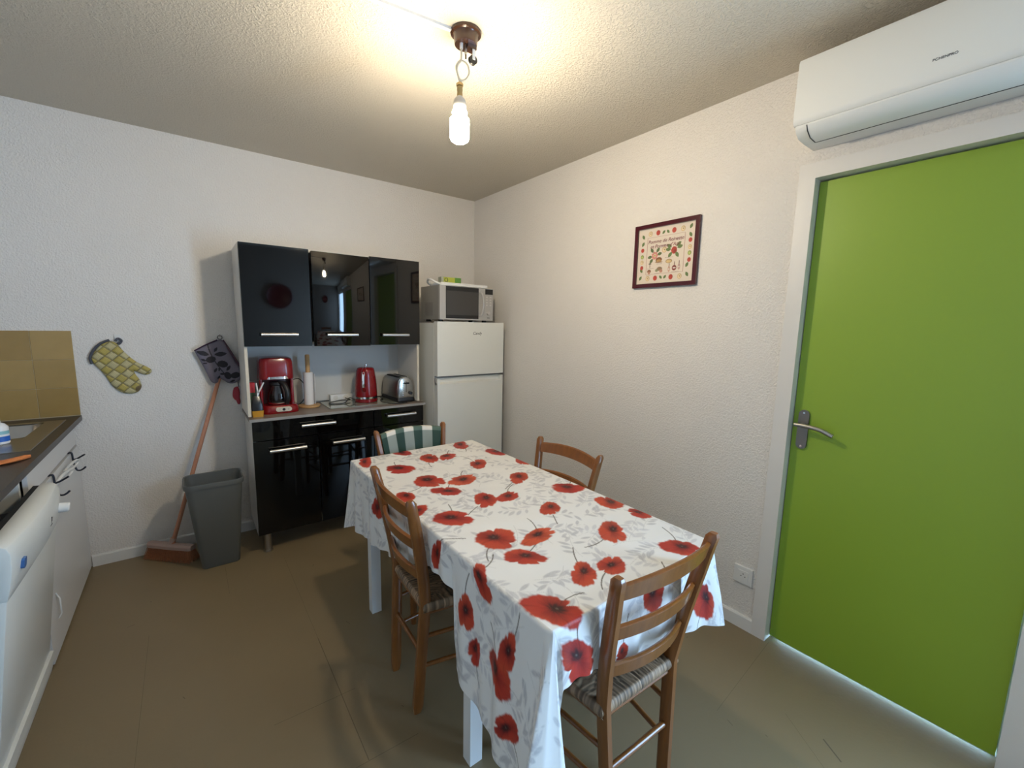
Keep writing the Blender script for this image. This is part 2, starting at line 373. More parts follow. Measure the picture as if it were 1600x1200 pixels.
dab(col, .40, .42, .062, .042, BRN); dab(col, .40, .40, .045, .025, (.42, .24, .08)); dab(col, .40, .375, .075, .012, (.30, .18, .10))
dab(col, .58, .375, .062, .035, (.30, .18, .07)); dab(col, .58, .375, .05, .026, (.58, .42, .2))
dab(col, .24, .36, .03, .012, (.12, .10, .08)); dab(col, .24, .32, .008, .035, (.2, .15, .1))
dab(col, .23, .225, .038, .03, BRN); dab(col, .23, .195, .022, .028, (.4, .2, .14))
dab(col, .42, .255, .055, .035, (.25, .17, .10)); dab(col, .45, .215, .03, .03, (.45, .22, .16)); dab(col, .37, .23, .03, .025, (.24, .24, .14))
for x, c_, r in ((.59, (.50, .30, .22), .022), (.68, (.20, .03, .03), .042), (.76, (.42, .26, .24), .022)):
    hh = .235+(x-.59)*.15
    dab(col, x, hh, r, .05 if r < .03 else .045, c_); dab(col, x, hh+.075, .007, .035, (.14, .07, .06)); dab(col, x, hh, r*.7, .012, (.62, .55, .5))
for x, y, l in ((.25, .275, .06), (.22, .15, .04), (.38, .18, .05), (.58, .44, .07), (.70, .18, .06), (.41, .345, .05), (.48, .66, .035)):
    mk = (abs(q[:, 0]-x) < l) & (abs(q[:, 1]-y) < .0035) & (np.sin(q[:, 0]*420) > -.6); col[mk] = (.22, .17, .15)
Vp = np.stack([np.full(len(q), -.008), (pa-fwd)-q[:, 0]*Wd, (pz0+fwd)+q[:, 1]*Hd], 1)
pr = finish('print', npmesh('print', Vp, gridF(nu, nv), col), mat('printed_paper', (1, 1, 1), .6, attr='Col'), P)
m_lr = mat('burgundy_lettering', (.16, .012, .03), .5)
text('lettering', 'Pomme de Reinette', .0265, (-.0088, -1.908, 1.893), (PI/2, 0, -PI/2), m_lr, pr, .0002, .2)
text('lettering', "et Pomme d'Api", .0265, (-.0088, -1.903, 1.867), (PI/2, 0, -PI/2), m_lr, pr, .0002, .2)

# ------------------------------------------------------------ wall socket
O = thing('wall_socket', 'white power socket low on the right wall beside the door casing', 'socket', (0, -2.453, .268))
obj('plate', B(-.010, 0, -2.495, -2.411, .227, .309), m_white, O, bevel=.003)
ins = obj('insert', B(-.0125, -.009, -2.478, -2.432, .245, .291), m_white, O, bevel=.0015)
for y, z in ((-2.446, .264), (-2.464, .264), (-2.455, .276)):
    obj('hole', LT([(.0001, -.0129), (.0025, -.0129), (.0025, -.011)], (0, y, z), 10, 'x'), m_text, ins)

# ------------------------------------------------------------ fridge
F = thing('refrigerator', 'white two-door fridge-freezer in the corner under the microwave', 'fridge', (-.36, -.30, 0))
obj('cabinet', B(-.645, -.068, -.495, -.06, .03, 1.436), m_appl, F, bevel=.004)
obj('freezer_door', B(-.645, -.068, -.552, -.502, 1.056, 1.447), m_appl, F, bevel=.006)
bm = bmesh.new()
prism(bm, [(-.502, .07), (-.552, .07), (-.552, .998), (-.522, 1.010), (-.515, 1.040), (-.502, 1.040)], 'x', -.645, -.068)
obj('fridge_door', bm, m_appl, F, bevel=.003)
for xa in (-.645, -.088): obj('grip_cheek', B(xa, xa+.02, -.5515, -.51, .995, 1.040), m_appl, F)
obj('door_gasket', B(-.640, -.073, -.503, -.494, .07, 1.43), mat('grey_gasket', (.25, .26, .28), .6), F)
for x in (-.61, -.10):
    for y in (-.46, -.10): obj('foot', LT([(.018, 0), (.018, .032)], (x, y, 0), 12), m_black, F)
text('logo', 'Candy', .030, (-.312, -.5525, 1.364), (PI/2, 0, 0), m_text, F, .0004, .25)

# ------------------------------------------------------------ microwave
W = thing('microwave', 'silver microwave oven with dark glass door standing on the fridge', 'microwave', (-.385, -.38, 1.447))
MX0, MX1, MY, MZ0, MZ1 = -.612, -.155, -.515, 1.462, 1.703
m_mws = mat('grey_painted_steel', (.33, .32, .30), .4, metal=.3)
m_silver = mat('silver_plastic', (.46, .45, .44), .32, metal=.35)
obj('case', B(MX0, MX1, MY+.012, MY+.29, MZ0, MZ1), m_mws, W, bevel=.003)
xd = -.235
obj('door_panel', B(MX0, xd, MY-.012, MY+.012, MZ0, MZ1), m_silver, W, bevel=.004)
dp = obj('door_glass', B(MX0+.048, xd-.053, MY-.0145, MY-.008, MZ0+.010, MZ1-.004), m_black, W, bevel=.001)
obj('window_mesh', B(MX0+.050, xd-.055, MY-.0152, MY-.013, MZ0+.035, MZ1-.035), mat('dark_grey_mesh', (.045, .042, .04), .45), dp)
hp = [(xd-.043, MY-.014, MZ0+.035), (xd-.030, MY-.030, MZ0+.05), (xd-.020, MY-.036, MZ0+.12), (xd-.030, MY-.030, MZ1-.05), (xd-.043, MY-.014, MZ1-.035)]
obj('door_handle', T(spline(hp), .0075, 10), m_silver, W, smooth=True)
cp = obj('control_panel', B(xd+.001, MX1, MY-.010, MY+.012, MZ0, MZ1), m_silver, W, bevel=.003)
obj('display', B(xd+.008, MX1-.003, MY-.0115, MY-.008, MZ1-.045, MZ1-.006), m_black, cp)
for r in range(4):
    for c_ in range(2):
        obj('button', B(xd+.016+.034*c_, xd+.030+.034*c_, MY-.0118, MY-.009, MZ1-.070-.020*r, MZ1-.060-.020*r), m_alu, cp)
obj('knob', LT([(.014, 0), (.013, -.014), (.001, -.015)], (xd+.036, MY-.009, MZ0+.055), 20, 'y'), m_alu, cp, smooth=True)
obj('badge', B(xd+.028, xd+.050, MY-.0112, MY-.009, MZ0+.018, MZ0+.022), m_text, cp)
bm = bmesh.new()
for r in range(9):
    for c_ in range(5): box(bm, MX0-.0006, MX0+.001, MY+.10+.026*c_, MY+.112+.026*c_, MZ0+.03+.011*r, MZ0+.034+.011*r)
obj('vent_slots', bm, m_dark, W)
for x in (MX0+.04, MX1-.04):
    for y in (MY+.05, MY+.25): obj('foot', LT([(.018, 0), (.018, .016)], (x, y, 1.447), 12), m_black, W)

# tray and green box above it
tr = thing('serving_tray', 'flat white tray with a looped handle lying on top of the microwave', 'tray', (-.40, -.42, 1.703))
bm = bmesh.new(); prism(bm, rrect(-.60, -.20, -.535, -.33, .03, 6), 'z', 1.704, 1.716)
obj('tray_base', bm, m_white, tr, bevel=.003)
bm = bmesh.new(); rp = [(x, y, 1.719) for x, y in rrect(-.597, -.203, -.532, -.333, .03, 6)]; tube(bm, rp+[rp[0]], .005, 8, False)
obj('tray_rim', bm, m_white, tr, smooth=True)
obj('tray_handle', T(spline([(-.59, -.50, 1.712), (-.625, -.495, 1.722), (-.645, -.46, 1.742), (-.645, -.41, 1.745), (-.625, -.37, 1.725), (-.59, -.36, 1.712)]), .0075, 10), m_white, tr, smooth=True)
gb = thing('food_wrap_box', 'small green and yellow carton lying on the white tray above the microwave', 'box', (-.50, -.42, 1.716))
bxo = obj('carton', B(-.585, -.425, -.50, -.455, 1.7165, 1.763), mat('yellow_green_card', (.42, .46, .06), .45), gb, bevel=.001)
obj('green_panel', B(-.475, -.4245, -.5008, -.454, 1.717, 1.7635), mat('green_card', (.10, .26, .04), .45), gb)
obj('grey_end', B(-.5856, -.567, -.5008, -.454, 1.7168, 1.7635), mat('grey_card', (.35, .36, .28), .5), gb)
text('logo', 'O', .040, (-.546, -.5012, 1.742), (PI/2, 0, 0), m_text, bxo, .0003)

# ------------------------------------------------------------ buffet / dresser
K = thing('kitchen_dresser', 'black gloss kitchen dresser with three wall doors over an open shelf and drawers', 'cabinet', (-1.25, -.21, 0))
BX0, BX1 = -1.797, -.710
obj('side_panel', B(BX0, BX0+.016, -.385, -.022, .862, 1.862), m_melamine, K)
obj('side_panel', B(BX1-.016, BX1, -.385, -.022, .862, 1.862), m_melamine, K)
obj('edge_strip', B(BX0, BX0+.016, -.388, -.385, .862, 1.28), m_cream, K)
obj('edge_strip', B(BX1-.016, BX1, -.388, -.385, .862, 1.28), m_cream, K)
obj('side_panel', B(BX0+.012, BX0+.028, -.40, -.03, .12, .835), m_melamine, K)
obj('side_panel', B(BX1+.002, BX1+.018, -.40, -.03, .12, .835), m_melamine, K)
obj('top_panel', B(BX0+.016, BX1-.016, -.383, -.022, 1.845, 1.861), m_melamine, K)
obj('shelf', B(BX0+.016, BX1-.016, -.375, -.022, 1.285, 1.301), m_melamine, K)
obj('back_panel', B(BX0+.016, BX1-.016, -.030, -.022, .862, 1.845), mat('white_hardboard', (.60, .60, .58), .55), K)
obj('back_panel', B(BX0+.028, BX1+.002, -.045, -.035, .12, .835), m_melamine, K)
obj('bottom_panel', B(BX0+.028, BX1+.002, -.39, -.045, .122, .138), m_melamine, K)
obj('worktop', B(BX0-.0, BX1+.030, -.425, -.022, .836, .852), m_counter, K)
obj('worktop_edge', B(BX0-.0, BX1+.030, -.428, -.425, .836, .8525), m_counter_edge, K)
def handle(parent, x0_, x1_, y, z, out=.030, rot=None):
    bm = bmesh.new()
    tube(bm, [(x0_, y-out, z), (x1_, y-out, z)], .0108, 14)
    for x in (x0_+.012, x1_-.012): tube(bm, [(x, y+.002, z), (x, y-out, z)], .005, 8)
    if rot: bmesh.ops.rotate(bm, verts=bm.verts, cent=rot[0], matrix=Matrix.Rotation(rot[1], 3, 'Z'))
    return obj('handle', bm, m_alu, parent, smooth=True)
yf = -.402
for i, (a, b, zt, zb, hx0, hx1) in enumerate(((BX0+.002, -1.434, 1.862, 1.278, -1.712, -1.516), (-1.424, -1.068, 1.855, 1.276, -1.355, -1.161), (-1.062, BX1, 1.862, 1.280, -.993, -.804))):
    bm = B(a, b, yf, yf+.016, zb, zt); rot = None
    if i == 1:
        rot = (Vector((-1.068, yf+.016, 0)), math.radians(2.2)); bmesh.ops.rotate(bm, verts=bm.verts, cent=rot[0], matrix=Matrix.Rotation(rot[1], 3, 'Z'))
    d = obj('door', bm, m_blackgloss, K, bevel=.002)
    if i == 1: d['label'] = 'black gloss door standing slightly open'
    handle(d, hx0, hx1, yf, 1.348, rot=rot)
yl = -.416
for a, b, hx0, hx1 in ((BX0+.012, -1.066, -1.523, -1.322), (-1.060, BX1+.016, -.977, -.766)):
    d = obj('drawer', B(a, b, yl, yl+.016, .716, .832), m_blackgloss, K, bevel=.0015); handle(d, hx0, hx1, yl, .785)
for a, b, hx0, hx1 in ((BX0+.012, -1.424, -1.704, -1.500), (-1.418, -1.066, -1.343, -1.136), (-1.060, BX1+.016, -.985, -.785)):
    d = obj('door', B(a, b, yl, yl+.016, .125, .711), m_blackgloss, K, bevel=.0015); handle(d, hx0, hx1, yl, .650)
for x in (-1.735, -.76):
    for y in (-.375, -.08): obj('leg', LT([(.025, 0), (.025, .012), (.0215, .013), (.0215, .122)], (x, y, 0), 18), m_steel, K, smooth=True)
WT = .852
# glass cutting board
gbd = thing('glass_cutting_board', 'clear glass cutting board lying flat on the dresser worktop under the kettle', 'cutting board', (-1.05, -.2, WT))
m_gb = mat('green_tinted_glass', (.26, .28, .23), .06, coat=.5)
obj('glass_sheet', PR(rrect(-1.325, -.80, -.335, -.05, .01, 4), 'z', WT+.001, WT+.005), m_gb, gbd)
for x in (-1.30, -.83):
    for y in (-.31, -.07): obj('rubber_foot', LT([(.006, WT), (.006, WT+.0015)], (x, y, 0), 8), m_black, gbd)
# power strip at the back
ps = thing('power_strip', 'white multi-socket power strip at the back of the dresser worktop', 'power strip', (-1.14, -.05, WT+.005))
obj('strip_body', B(-1.255, -1.03, -.075, -.035, WT+.006, WT+.052), m_white, ps, bevel=.004)
for k in range(3): obj('outlet', LT([(.017, -.0755), (.017, -.07)], (-1.22+.07*k, 0, WT+.03), 16, 'y'), m_melamine, ps)
# coffee maker
cm = thing('coffee_maker', 'red filter coffee maker with glass jug on the left of the dresser shelf', 'coffee maker', (-1.61, -.22, WT))
CX0, CX1, CYF, CYB = -1.715, -1.518, -.285, -.10
def rr_loft(secs, n=6):
    bm = bmesh.new(); rings = []
    for (x0_, x1_, y0_, y1_, r, z) in secs: rings.append([(x, y, z) for x, y in rrect(x0_, x1_, y0_, y1_, r, n)])
    loft(bm, rings); return bm
cyb = -.17
obj('base', rr_loft([(CX0-.002, CX1+.014, -.315, CYB, .05, WT), (CX0-.004, CX1+.016, -.32, CYB, .055, WT+.01), (CX0-.002, CX1+.012, -.315, CYB, .055, WT+.038), (CX0+.004, CX1+.004, -.305, CYB, .05, WT+.050)]), m_red, cm, smooth=True)
obj('rear_column', rr_loft([(CX0+.002, CX1-.002, cyb, CYB, .02, WT+.045), (CX0+.004, CX1-.004, cyb, CYB, .02, WT+.24)]), m_redd, cm, smooth=True)
for s, xa, xb in ((0, CX0, CX0+.020), (1, CX1-.020, CX1)):
    obj('side_pillar', rr_loft([(xa, xb, -.225, cyb+.01, .007, WT+.045), (xa+.002*(1-s), xb-.002*s, -.225, cyb+.01, .007, WT+.24)], 3), m_red, cm, smooth=True)
obj('reservoir', rr_loft([(CX0, CX1, -.275, CYB, .05, WT+.212), (CX0, CX1, -.278, CYB, .05, WT+.225), (CX0+.003, CX1-.003, -.275, CYB, .05, WT+.32), (CX0+.010, CX1-.010, -.268, CYB+.005, .05, WT+.340), (CX0+.022, CX1-.022, -.255, CYB+.012, .045, WT+.347)]), m_red, cm, smooth=True)
bd = obj('chrome_band', rr_loft([(CX0+.018, CX1-.018, -.2815, -.20, .045, WT+.214), (CX0+.018, CX1-.018, -.2815, -.20, .045, WT+.229)]), m_chrome, cm, smooth=True)
jx, jy = -1.612, -.235
jp = [(.001, WT+.0515), (.052, WT+.0515), (.060, WT+.062), (.064, WT+.085), (.058, WT+.125), (.044, WT+.165), (.042, WT+.172), (.040, WT+.172), (.042, WT+.164), (.056, WT+.125), (.062, WT+.085), (.058, WT+.064), (.050, WT+.0545), (.001, WT+.0545)]
jg = obj('glass_jug', LT(jp, (jx, jy, 0), 32), mat('smoky_glass', (.55, .50, .50), .02, trans=1), cm, smooth=True)
obj('jug_collar', LT([(.044, WT+.172), (.047, WT+.176), (.044, WT+.192), (.02, WT+.197)], (jx, jy, 0), 24), m_black, jg, smooth=True)
obj('jug_base_ring', LT([(.056, WT+.053), (.0625, WT+.060), (.0635, WT+.066)], (jx, jy, 0), 28), m_chrome, jg, smooth=True)
bm = bmesh.new()
hpts = spline([(jx+.005, jy-.030, WT+.190), (jx+.022, jy-.058, WT+.186), (jx+.036, jy-.080, WT+.150), (jx+.040, jy-.086, WT+.10), (jx+.036, jy-.070, WT+.062)])
tube(bm, hpts, .0145, 12); obj('jug_handle', bm, m_black, jg, smooth=True)
bm = bmesh.new(); prism(bm, rrect(-1.642, -1.553, WT+.014, WT+.040, .0125, 6), 'y', -.326, -.312)
sp = obj('switch_plate', bm, m_cream, cm, bevel=.002)
obj('switch', LT([(.008, -.330), (.009, -.325)], (-1.598, 0, WT+.027), 16, 'y'), m_black, sp)
for x in (-1.622, -1.572): text('marking', 'I' if x < -1.6 else 'O', .012, (x, -.3265, WT+.027), (PI/2, 0, 0), m_text, sp, .0002)
obj('power_cord', T(spline([(CX1-.005, -.13, WT+.18), (CX1+.05, -.12, WT+.19), (CX1+.092, -.11, WT+.13), (CX1+.088, -.11, WT+.06), (CX1+.05, -.10, WT+.01), (CX1+.02, -.08, WT+.006)]), .0032, 8), m_black, cm, smooth=True)
# paper roll
ph = thing('paper_towel_holder', 'light wooden kitchen roll holder with round base on the dresser', 'roll holder', (-1.41, -.16, WT))
hx, hy = -1.418, -.165
obj('base', LT([(.066, WT), (.070, WT+.005), (.068, WT+.014), (.02, WT+.016)], (hx, hy, 0), 32), m_wood_l, ph, smooth=True)
obj('dowel', LT([(.0145, WT+.015), (.0145, WT+.350), (.011, WT+.356), (.001, WT+.357)], (hx, hy, 0), 18), m_wood_l, ph, smooth=True)
pr2 = thing('kitchen_roll', 'thin white paper kitchen roll on the wooden holder', 'paper roll', (hx, hy, WT+.017))
bm = bmesh.new()
lathe(bm, [(.019, WT+.017), (.030, WT+.017), (.030, WT+.236), (.019, WT+.236), (.019, WT+.017)], (hx, hy, 0), 28)
obj('roll', bm, mat('white_paper', (.72, .70, .69), .9), pr2, smooth=True)
obj('loose_sheet', PR([(hx+.016, hy+.024), (hx+.034, hy+.008), (hx+.040, hy-.012), (hx+.0385, hy-.012), (hx+.0325, hy+.007), (hx+.015, hy+.0225)], 'z', WT+.018, WT+.225), bpy.data.materials['white_paper'], pr2)
# kettle
kt = thing('electric_kettle', 'red electric kettle with chrome bands standing on the dresser worktop', 'kettle', (-1.03, -.19, WT+.005))
kx, ky, kz = -1.036, -.185, WT+.0055
obj('kettle_base', LT([(.001, 0), (.076, 0), (.080, .004), (.080, .022), (.076, .025), (.001, .025)], (kx, ky, kz), 36), m_red, kt, smooth=True)
obj('lower_band', LT([(.077, .025), (.079, .026), (.079, .041), (.077, .042)], (kx, ky, kz), 36), m_chrome, kt, smooth=True)
obj('kettle_body', LT([(.078, .042), (.079, .06), (.076, .12), (.070, .18), (.064, .225), (.058, .243), (.048, .250), (.001, .252)], (kx, ky, kz), 36), m_red, kt, smooth=True)
obj('lid_knob', LT([(.006, .250), (.006, .262), (.010, .266), (.010, .274), (.005, .278), (.001, .279)], (kx, ky-.01, kz), 16), m_chrome, kt, smooth=True)
# front chrome handle-side strip, leans with the body
a0 = math.atan2(-1, -.50); hx_d, hy_d = math.cos(a0), math.sin(a0)
hpr = [(.052, .242), (.072, .236), (.086, .222), (.094, .19), (.097, .15), (.094, .115), (.084, .095), (.068, .090)]
hk = obj('kettle_handle', T(spline([(kx+hx_d*r, ky+hy_d*r, kz+z) for r, z in hpr]), .0135, 12), m_red, kt, smooth=True)
ring = []
for r, z in spline([(r+.0125, z, 0) for r, z in hpr[2:6]], 5) and [(p.x, p.y) for p in spline([(r+.0125, z, 0) for r, z in hpr[2:6]], 5)]:
    ring.append([(kx+hx_d*rr-hy_d*w_, ky+hy_d*rr+hx_d*w_, kz+z) for w_, rr in ((-.0085, r-.006), (-.0085, r), (0, r+.002), (.0085, r), (.0085, r-.006))])
bm = bmesh.new(); loft(bm, ring); obj('chrome_strip', bm, m_chrome, hk, smooth=True)
obj('shaded_hole_disc', LT([(.012, -.003), (.012, .002)], (kx-.026, ky-.070, kz+.095), 16, 'y'), m_redd, kt)  # dark red disc, paints the shadowed hole below the handle
cord = spline([(kx-.07, ky+.01, kz+.012), (kx-.11, ky+.03, kz+.030), (kx-.16, ky-.02, kz+.005), (kx-.24, ky-.01, kz+.004), (kx-.25, ky+.02, kz+.006), (kx-.17, ky+.04, kz+.016), (kx-.10, ky+.05, kz+.012), (kx-.12, ky+.10, kz+.02)])
obj('power_cord', T(cord, .0033, 8), m_black, kt, smooth=True)
# toaster (short end faces the room)
ts = thing('toaster', 'brushed steel two-slot toaster with black base beside the red kettle', 'toaster', (-.80, -.19, WT+.005))
tx0, tx1, ty0, ty1 = -.866, -.742, -.350, -.07
piv = Vector(((tx0+tx1)/2, (ty0+ty1)/2, 0)); trot = Matrix.Rotation(math.radians(2.5), 3, 'Z')
def tobj(name, bm, mt_, par, **kw):
    bmesh.ops.rotate(bm, verts=bm.verts, cent=piv, matrix=trot); return obj(name, bm, mt_, par, **kw)
z0_ = WT+.0055
prf = [(tx0-.002, .030), (tx0, .10), (tx0+.008, .150), (tx0+.022, .170), (tx0+.045, .180), (tx1-.045, .180), (tx1-.022, .170), (tx1-.008, .150), (tx1, .10), (tx1+.002, .030)]
tobj('shell', PR([(a, z0_+b) for a, b in prf], 'y', ty0+.012, ty1), m_steel, ts, bevel=.003)
fp_ = tobj('front_plate', PR([(a*.94+piv.x*.06, z0_+b*.97) for a, b in prf], 'y', ty0, ty0+.012), mat('polished_steel', (.55, .54, .52), .22, metal=1), ts, bevel=.002)
tobj('toaster_base', rr_loft([(tx0-.006, tx1+.006, ty0-.004, ty1+.004, .015, z0_), (tx0-.008, tx1+.008, ty0-.008, ty1+.006, .015, z0_+.012), (tx0-.004, tx1+.004, ty0-.002, ty1+.003, .015, z0_+.031)]), m_black, ts, smooth=True)
for x in (piv.x-.022, piv.x+.022): tobj('bread_slot', B(x-.012, x+.012, ty0+.05, ty1-.03, z0_+.172, z0_+.1812), m_blackmat, ts)
tobj('lever_slot', B(piv.x+.000, piv.x+.004, ty0-.001, ty0+.004, z0_+.07, z0_+.155), m_blackmat, fp_)
tobj('lever', B(piv.x-.016, piv.x+.020, ty0-.018, ty0, z0_+.132, z0_+.144), m_black, fp_, bevel=.003)
tobj('browning_knob', LT([(.013, 0), (.012, -.012), (.001, -.013)], (piv.x+.036, ty0, z0_+.062), 18, 'y'), m_black, fp_, smooth=True)
for k in range(3): tobj('button', LT([(.0045, 0), (.004, -.004)], (piv.x-.024, ty0, z0_+.050+.014*k), 10, 'y'), m_alu, fp_)
obj('power_cord', T(spline([(-.86, -.07, z0_+.02), (-.905, -.12, z0_+.008), (-.90, -.16, z0_+.004), (-.935, -.20, z0_+.004), (-.94, -.30, z0_-.0005), (-.90, -.375, z0_-.0005), (-.85, -.39, z0_-.0005), (-.80, -.372, z0_)]), .003, 8), m_black, ts, smooth=True)
# packet, clothes peg, carton behind it
pk = thing('coffee_packet', 'black and gold coffee packet folded shut at the left end of the dresser shelf', 'packet', (-1.738, -.335, WT))
obj('gold_part', rr_loft([(-1.772, -1.715, -.36, -.31, .006, WT), (-1.775, -1.712, -.362, -.308, .006, WT+.038)], 3), mat('gold_foil', (.62, .30, .03), .3, metal=.3), pk, smooth=True)
obj('black_part', rr_loft([(-1.774, -1.713, -.361, -.309, .008, WT+.038), (-1.775, -1.715, -.36, -.312, .008, WT+.075), (-1.768, -1.722, -.350, -.322, .008, WT+.105), (-1.762, -1.726, -.341, -.331, .004, WT+.125)], 3), mat('black_foil', (.012, .011, .012), .25), pk, smooth=True)
pg = thing('clothes_peg', 'white plastic clothes peg clipped on the black coffee packet', 'peg', (-1.735, -.336, WT+.12))
for s in (-1, 1):
    obj('peg_half', T([(-1.743-.002*s, -.336+.004*s, WT+.100), (-1.733+.004*s, -.336+.003*s, WT+.150), (-1.722+.020*s, -.336+.003*s, WT+.205)], .0042, 6), m_white, pg)
obj('spring', LT([(.006, -.344), (.006, -.328)], (-1.733, 0, WT+.15), 10, 'y'), m_steel, pg)
sb = thing('tea_carton', 'narrow red and green carton standing behind the coffee packet', 'box', (-1.757, -.27, WT))
obj('lower_part', B(-1.778, -1.745, -.29, -.25, WT, WT+.07), mat('rust_card', (.25, .05, .02), .5), sb)
obj('green_part', B(-1.778, -1.745, -.29, -.25, WT+.07, WT+.14), mat('dark_green_card', (.03, .07, .03), .5), sb)
obj('red_part', B(-1.778, -1.745, -.29, -.25, WT+.14, WT+.20), mat('bright_red_card', (.45, .02, .03), .5), sb)

# ------------------------------------------------------------ left kitchen run
m_cab = mat('white_kitchen_front', (.70, .70, .70), .35)
wt = thing('worktop', 'dark brown kitchen worktop along the left wall holding the sink', 'worktop', (-2.86, -1.0, .865))
bm = bmesh.new()
SX0, SX1, SY0, SY1 = -2.99, -2.652, -.52, -.155
yE = -2.2
for a in ((X0+.002, SX0, yE, -.002), (SX1, -2.548, yE, -.002), (SX0, SX1, yE, SY0), (SX0, SX1, SY1, -.002)):
    box(bm, a[0], a[1], a[2], a[3], .862, .889)
obj('worktop_slab', bm, m_worktop, wt)
sk = thing('kitchen_sink', 'stainless steel inset sink let into the dark worktop', 'sink', (-2.83, -.45, .89))
m_sink = mat('stainless_sink', (.36, .34, .31), .28, metal=1)
def hring(z, g, r): return [(x, y, z) for x, y in rrect(SX0+g, SX1-g, SY0+g, SY1-g, r, 6)]
bm = bmesh.new()
for a in ((-3.06, SX0+.01, -.79, -.126), (SX1-.01, -2.592, -.79, -.126), (SX0+.01, SX1-.01, -.79, SY0+.01), (SX0+.01, SX1-.01, SY1-.01, -.126)): box(bm, a[0], a[1], a[2], a[3], .8892, .8925)
tube(bm, [(-2.592, -.79, .8905), (-2.592, -.126, .8905)], .0028, 8)
obj('sink_top', bm, m_sink, sk)
for k in range(6): obj('drainer_rib', T([(-2.95+.05*k, -.77, .8925), (-2.95+.05*k, -.56, .8925)], .003, 6), m_sink, sk, smooth=True)
bm = bmesh.new(); loft(bm, [hring(.892, .004, .05), hring(.885, .010, .05), hring(.75, .02, .05), hring(.735, .05, .05)], cap=False)
f = [bm.verts.new(p) for p in hring(.735, .05, .05)]; bm.faces.new(f)
obj('basin', bm, m_sink, sk, smooth=True)
obj('drain', LT([(.001, .738), (.03, .738), (.035, .7355)], (-2.82, -.34, 0), 20), m_chrome, sk)
# spray bottle/detergent
bt = thing('detergent_bottle', 'white bottle with blue and turquoise label beside the sink', 'bottle', (-2.70, -.62, .893))
bxx, byy = -2.716, -.60
obj('bottle_body', LT([(.001, .893), (.024, .893), (.027, .897), (.027, .965), (.020, .978), (.011, .984), (.011, .990)], (bxx, byy, 0), 24, sx=1.25), mat('white_bottle', (.75, .76, .78), .3), bt, smooth=True)
obj('blue_label', LT([(.0274, .905), (.0274, .927)], (bxx, byy, 0), 24, sx=1.25), mat('blue_label', (.02, .12, .50), .4), bt, smooth=True)
obj('turquoise_label', LT([(.0274, .936), (.0274, .95)], (bxx, byy, 0), 24, sx=1.25), mat('turquoise_label', (.25, .50, .55), .4), bt, smooth=True)
obj('bottle_cap', LT([(.013, .990), (.013, 1.01), (.001, 1.012)], (bxx, byy, 0), 18), m_white, bt, smooth=True)
# orange cloth
bm = bmesh.new(); rings = []
for k, (x, y, w_) in enumerate(((-2.566, -.905, .006), (-2.578, -.925, .016), (-2.60, -.945, .028), (-2.63, -.955, .036), (-2.67, -.95, .045), (-2.72, -.95, .045), (-2.76, -.95, .03))):
    h = .004+.005*math.sin(k*1.2)+.008
    rings.append([(x+.0*s, y+w_*math.cos(a), .8895+h*(.5+.5*math.sin(a))) for a in [j*2*PI/10 for j in range(10)] for s in (0,)])
loft(bm, rings); tag(obj('dish_cloth', bm, mat('orange_cloth', (.62, .20, .06), .8, bump=.002, bscale=60), smooth=True), 'orange dish cloth crumpled at the front edge of the dark worktop', 'cloth')
# base cabinet under the sink
bc = thing('base_cabinet', 'white sink base cabinet at the far end of the left kitchen run', 'cabinet', (-2.88, -.35, 0))
obj('carcass', B(X0+.01, -2.600, -.905, -.004, .10, .735), m_cab, bc)
obj('plinth', B(X0+.01, -2.600, -.905, -.004, 0, .10), m_cab, bc)
d = obj('door', B(-2.598, -2.578, -.905, -.006, .012, .724), m_cab, bc, bevel=.002)
obj('front_rail', B(-2.598, -2.584, -.905, -.006, .733, .861), m_cab, bc, bevel=.001)
obj('gap_shade_strip', B(-2.599, -2.592, -.905, -.006, .722, .735), m_dark, bc)  # dark strip standing in for the shade between door and rail
obj('handle', T([(-2.576, -.775, .255), (-2.566, -.775, .23), (-2.566, -.775, .16), (-2.576, -.775, .14)], .0028, 8), m_white, d, smooth=True)
hr = thing('over_door_hooks', 'dark wire towel hooks hung over the white sink cabinet door', 'hooks', (-2.57, -.40, .70))
m_wire = mat('dark_wire', (.03, .032, .045), .4, metal=.5)
for y in (-.20, -.60):
    bm = bmesh.new()
    tube(bm, spline([(-2.590, y, .727), (-2.578, y, .730), (-2.572, y, .724), (-2.570, y, .69), (-2.566, y, .655), (-2.560, y, .634), (-2.548, y, .630), (-2.536, y, .636), (-2.526, y, .646)]), .0042, 8)
    tube(bm, spline([(-2.570, y, .690), (-2.556, y, .694), (-2.540, y, .703), (-2.524, y, .713)]), .0042, 8)
    obj('wire_hook', bm, m_wire, hr, smooth=True)
for y, zz in ((-.27, .695), (-.42, .690)):
    obj('towel_loop', T(spline([(-2.573, y-.13, zz-.01), (-2.560, y-.07, zz+.004), (-2.548, y, zz+.008), (-2.546, y+.03, zz-.004), (-2.552, y+.01, zz-.018), (-2.562, y-.06, zz-.022), (-2.573, y-.13, zz-.018)]), .0062, 8), m_white, hr, smooth=True)
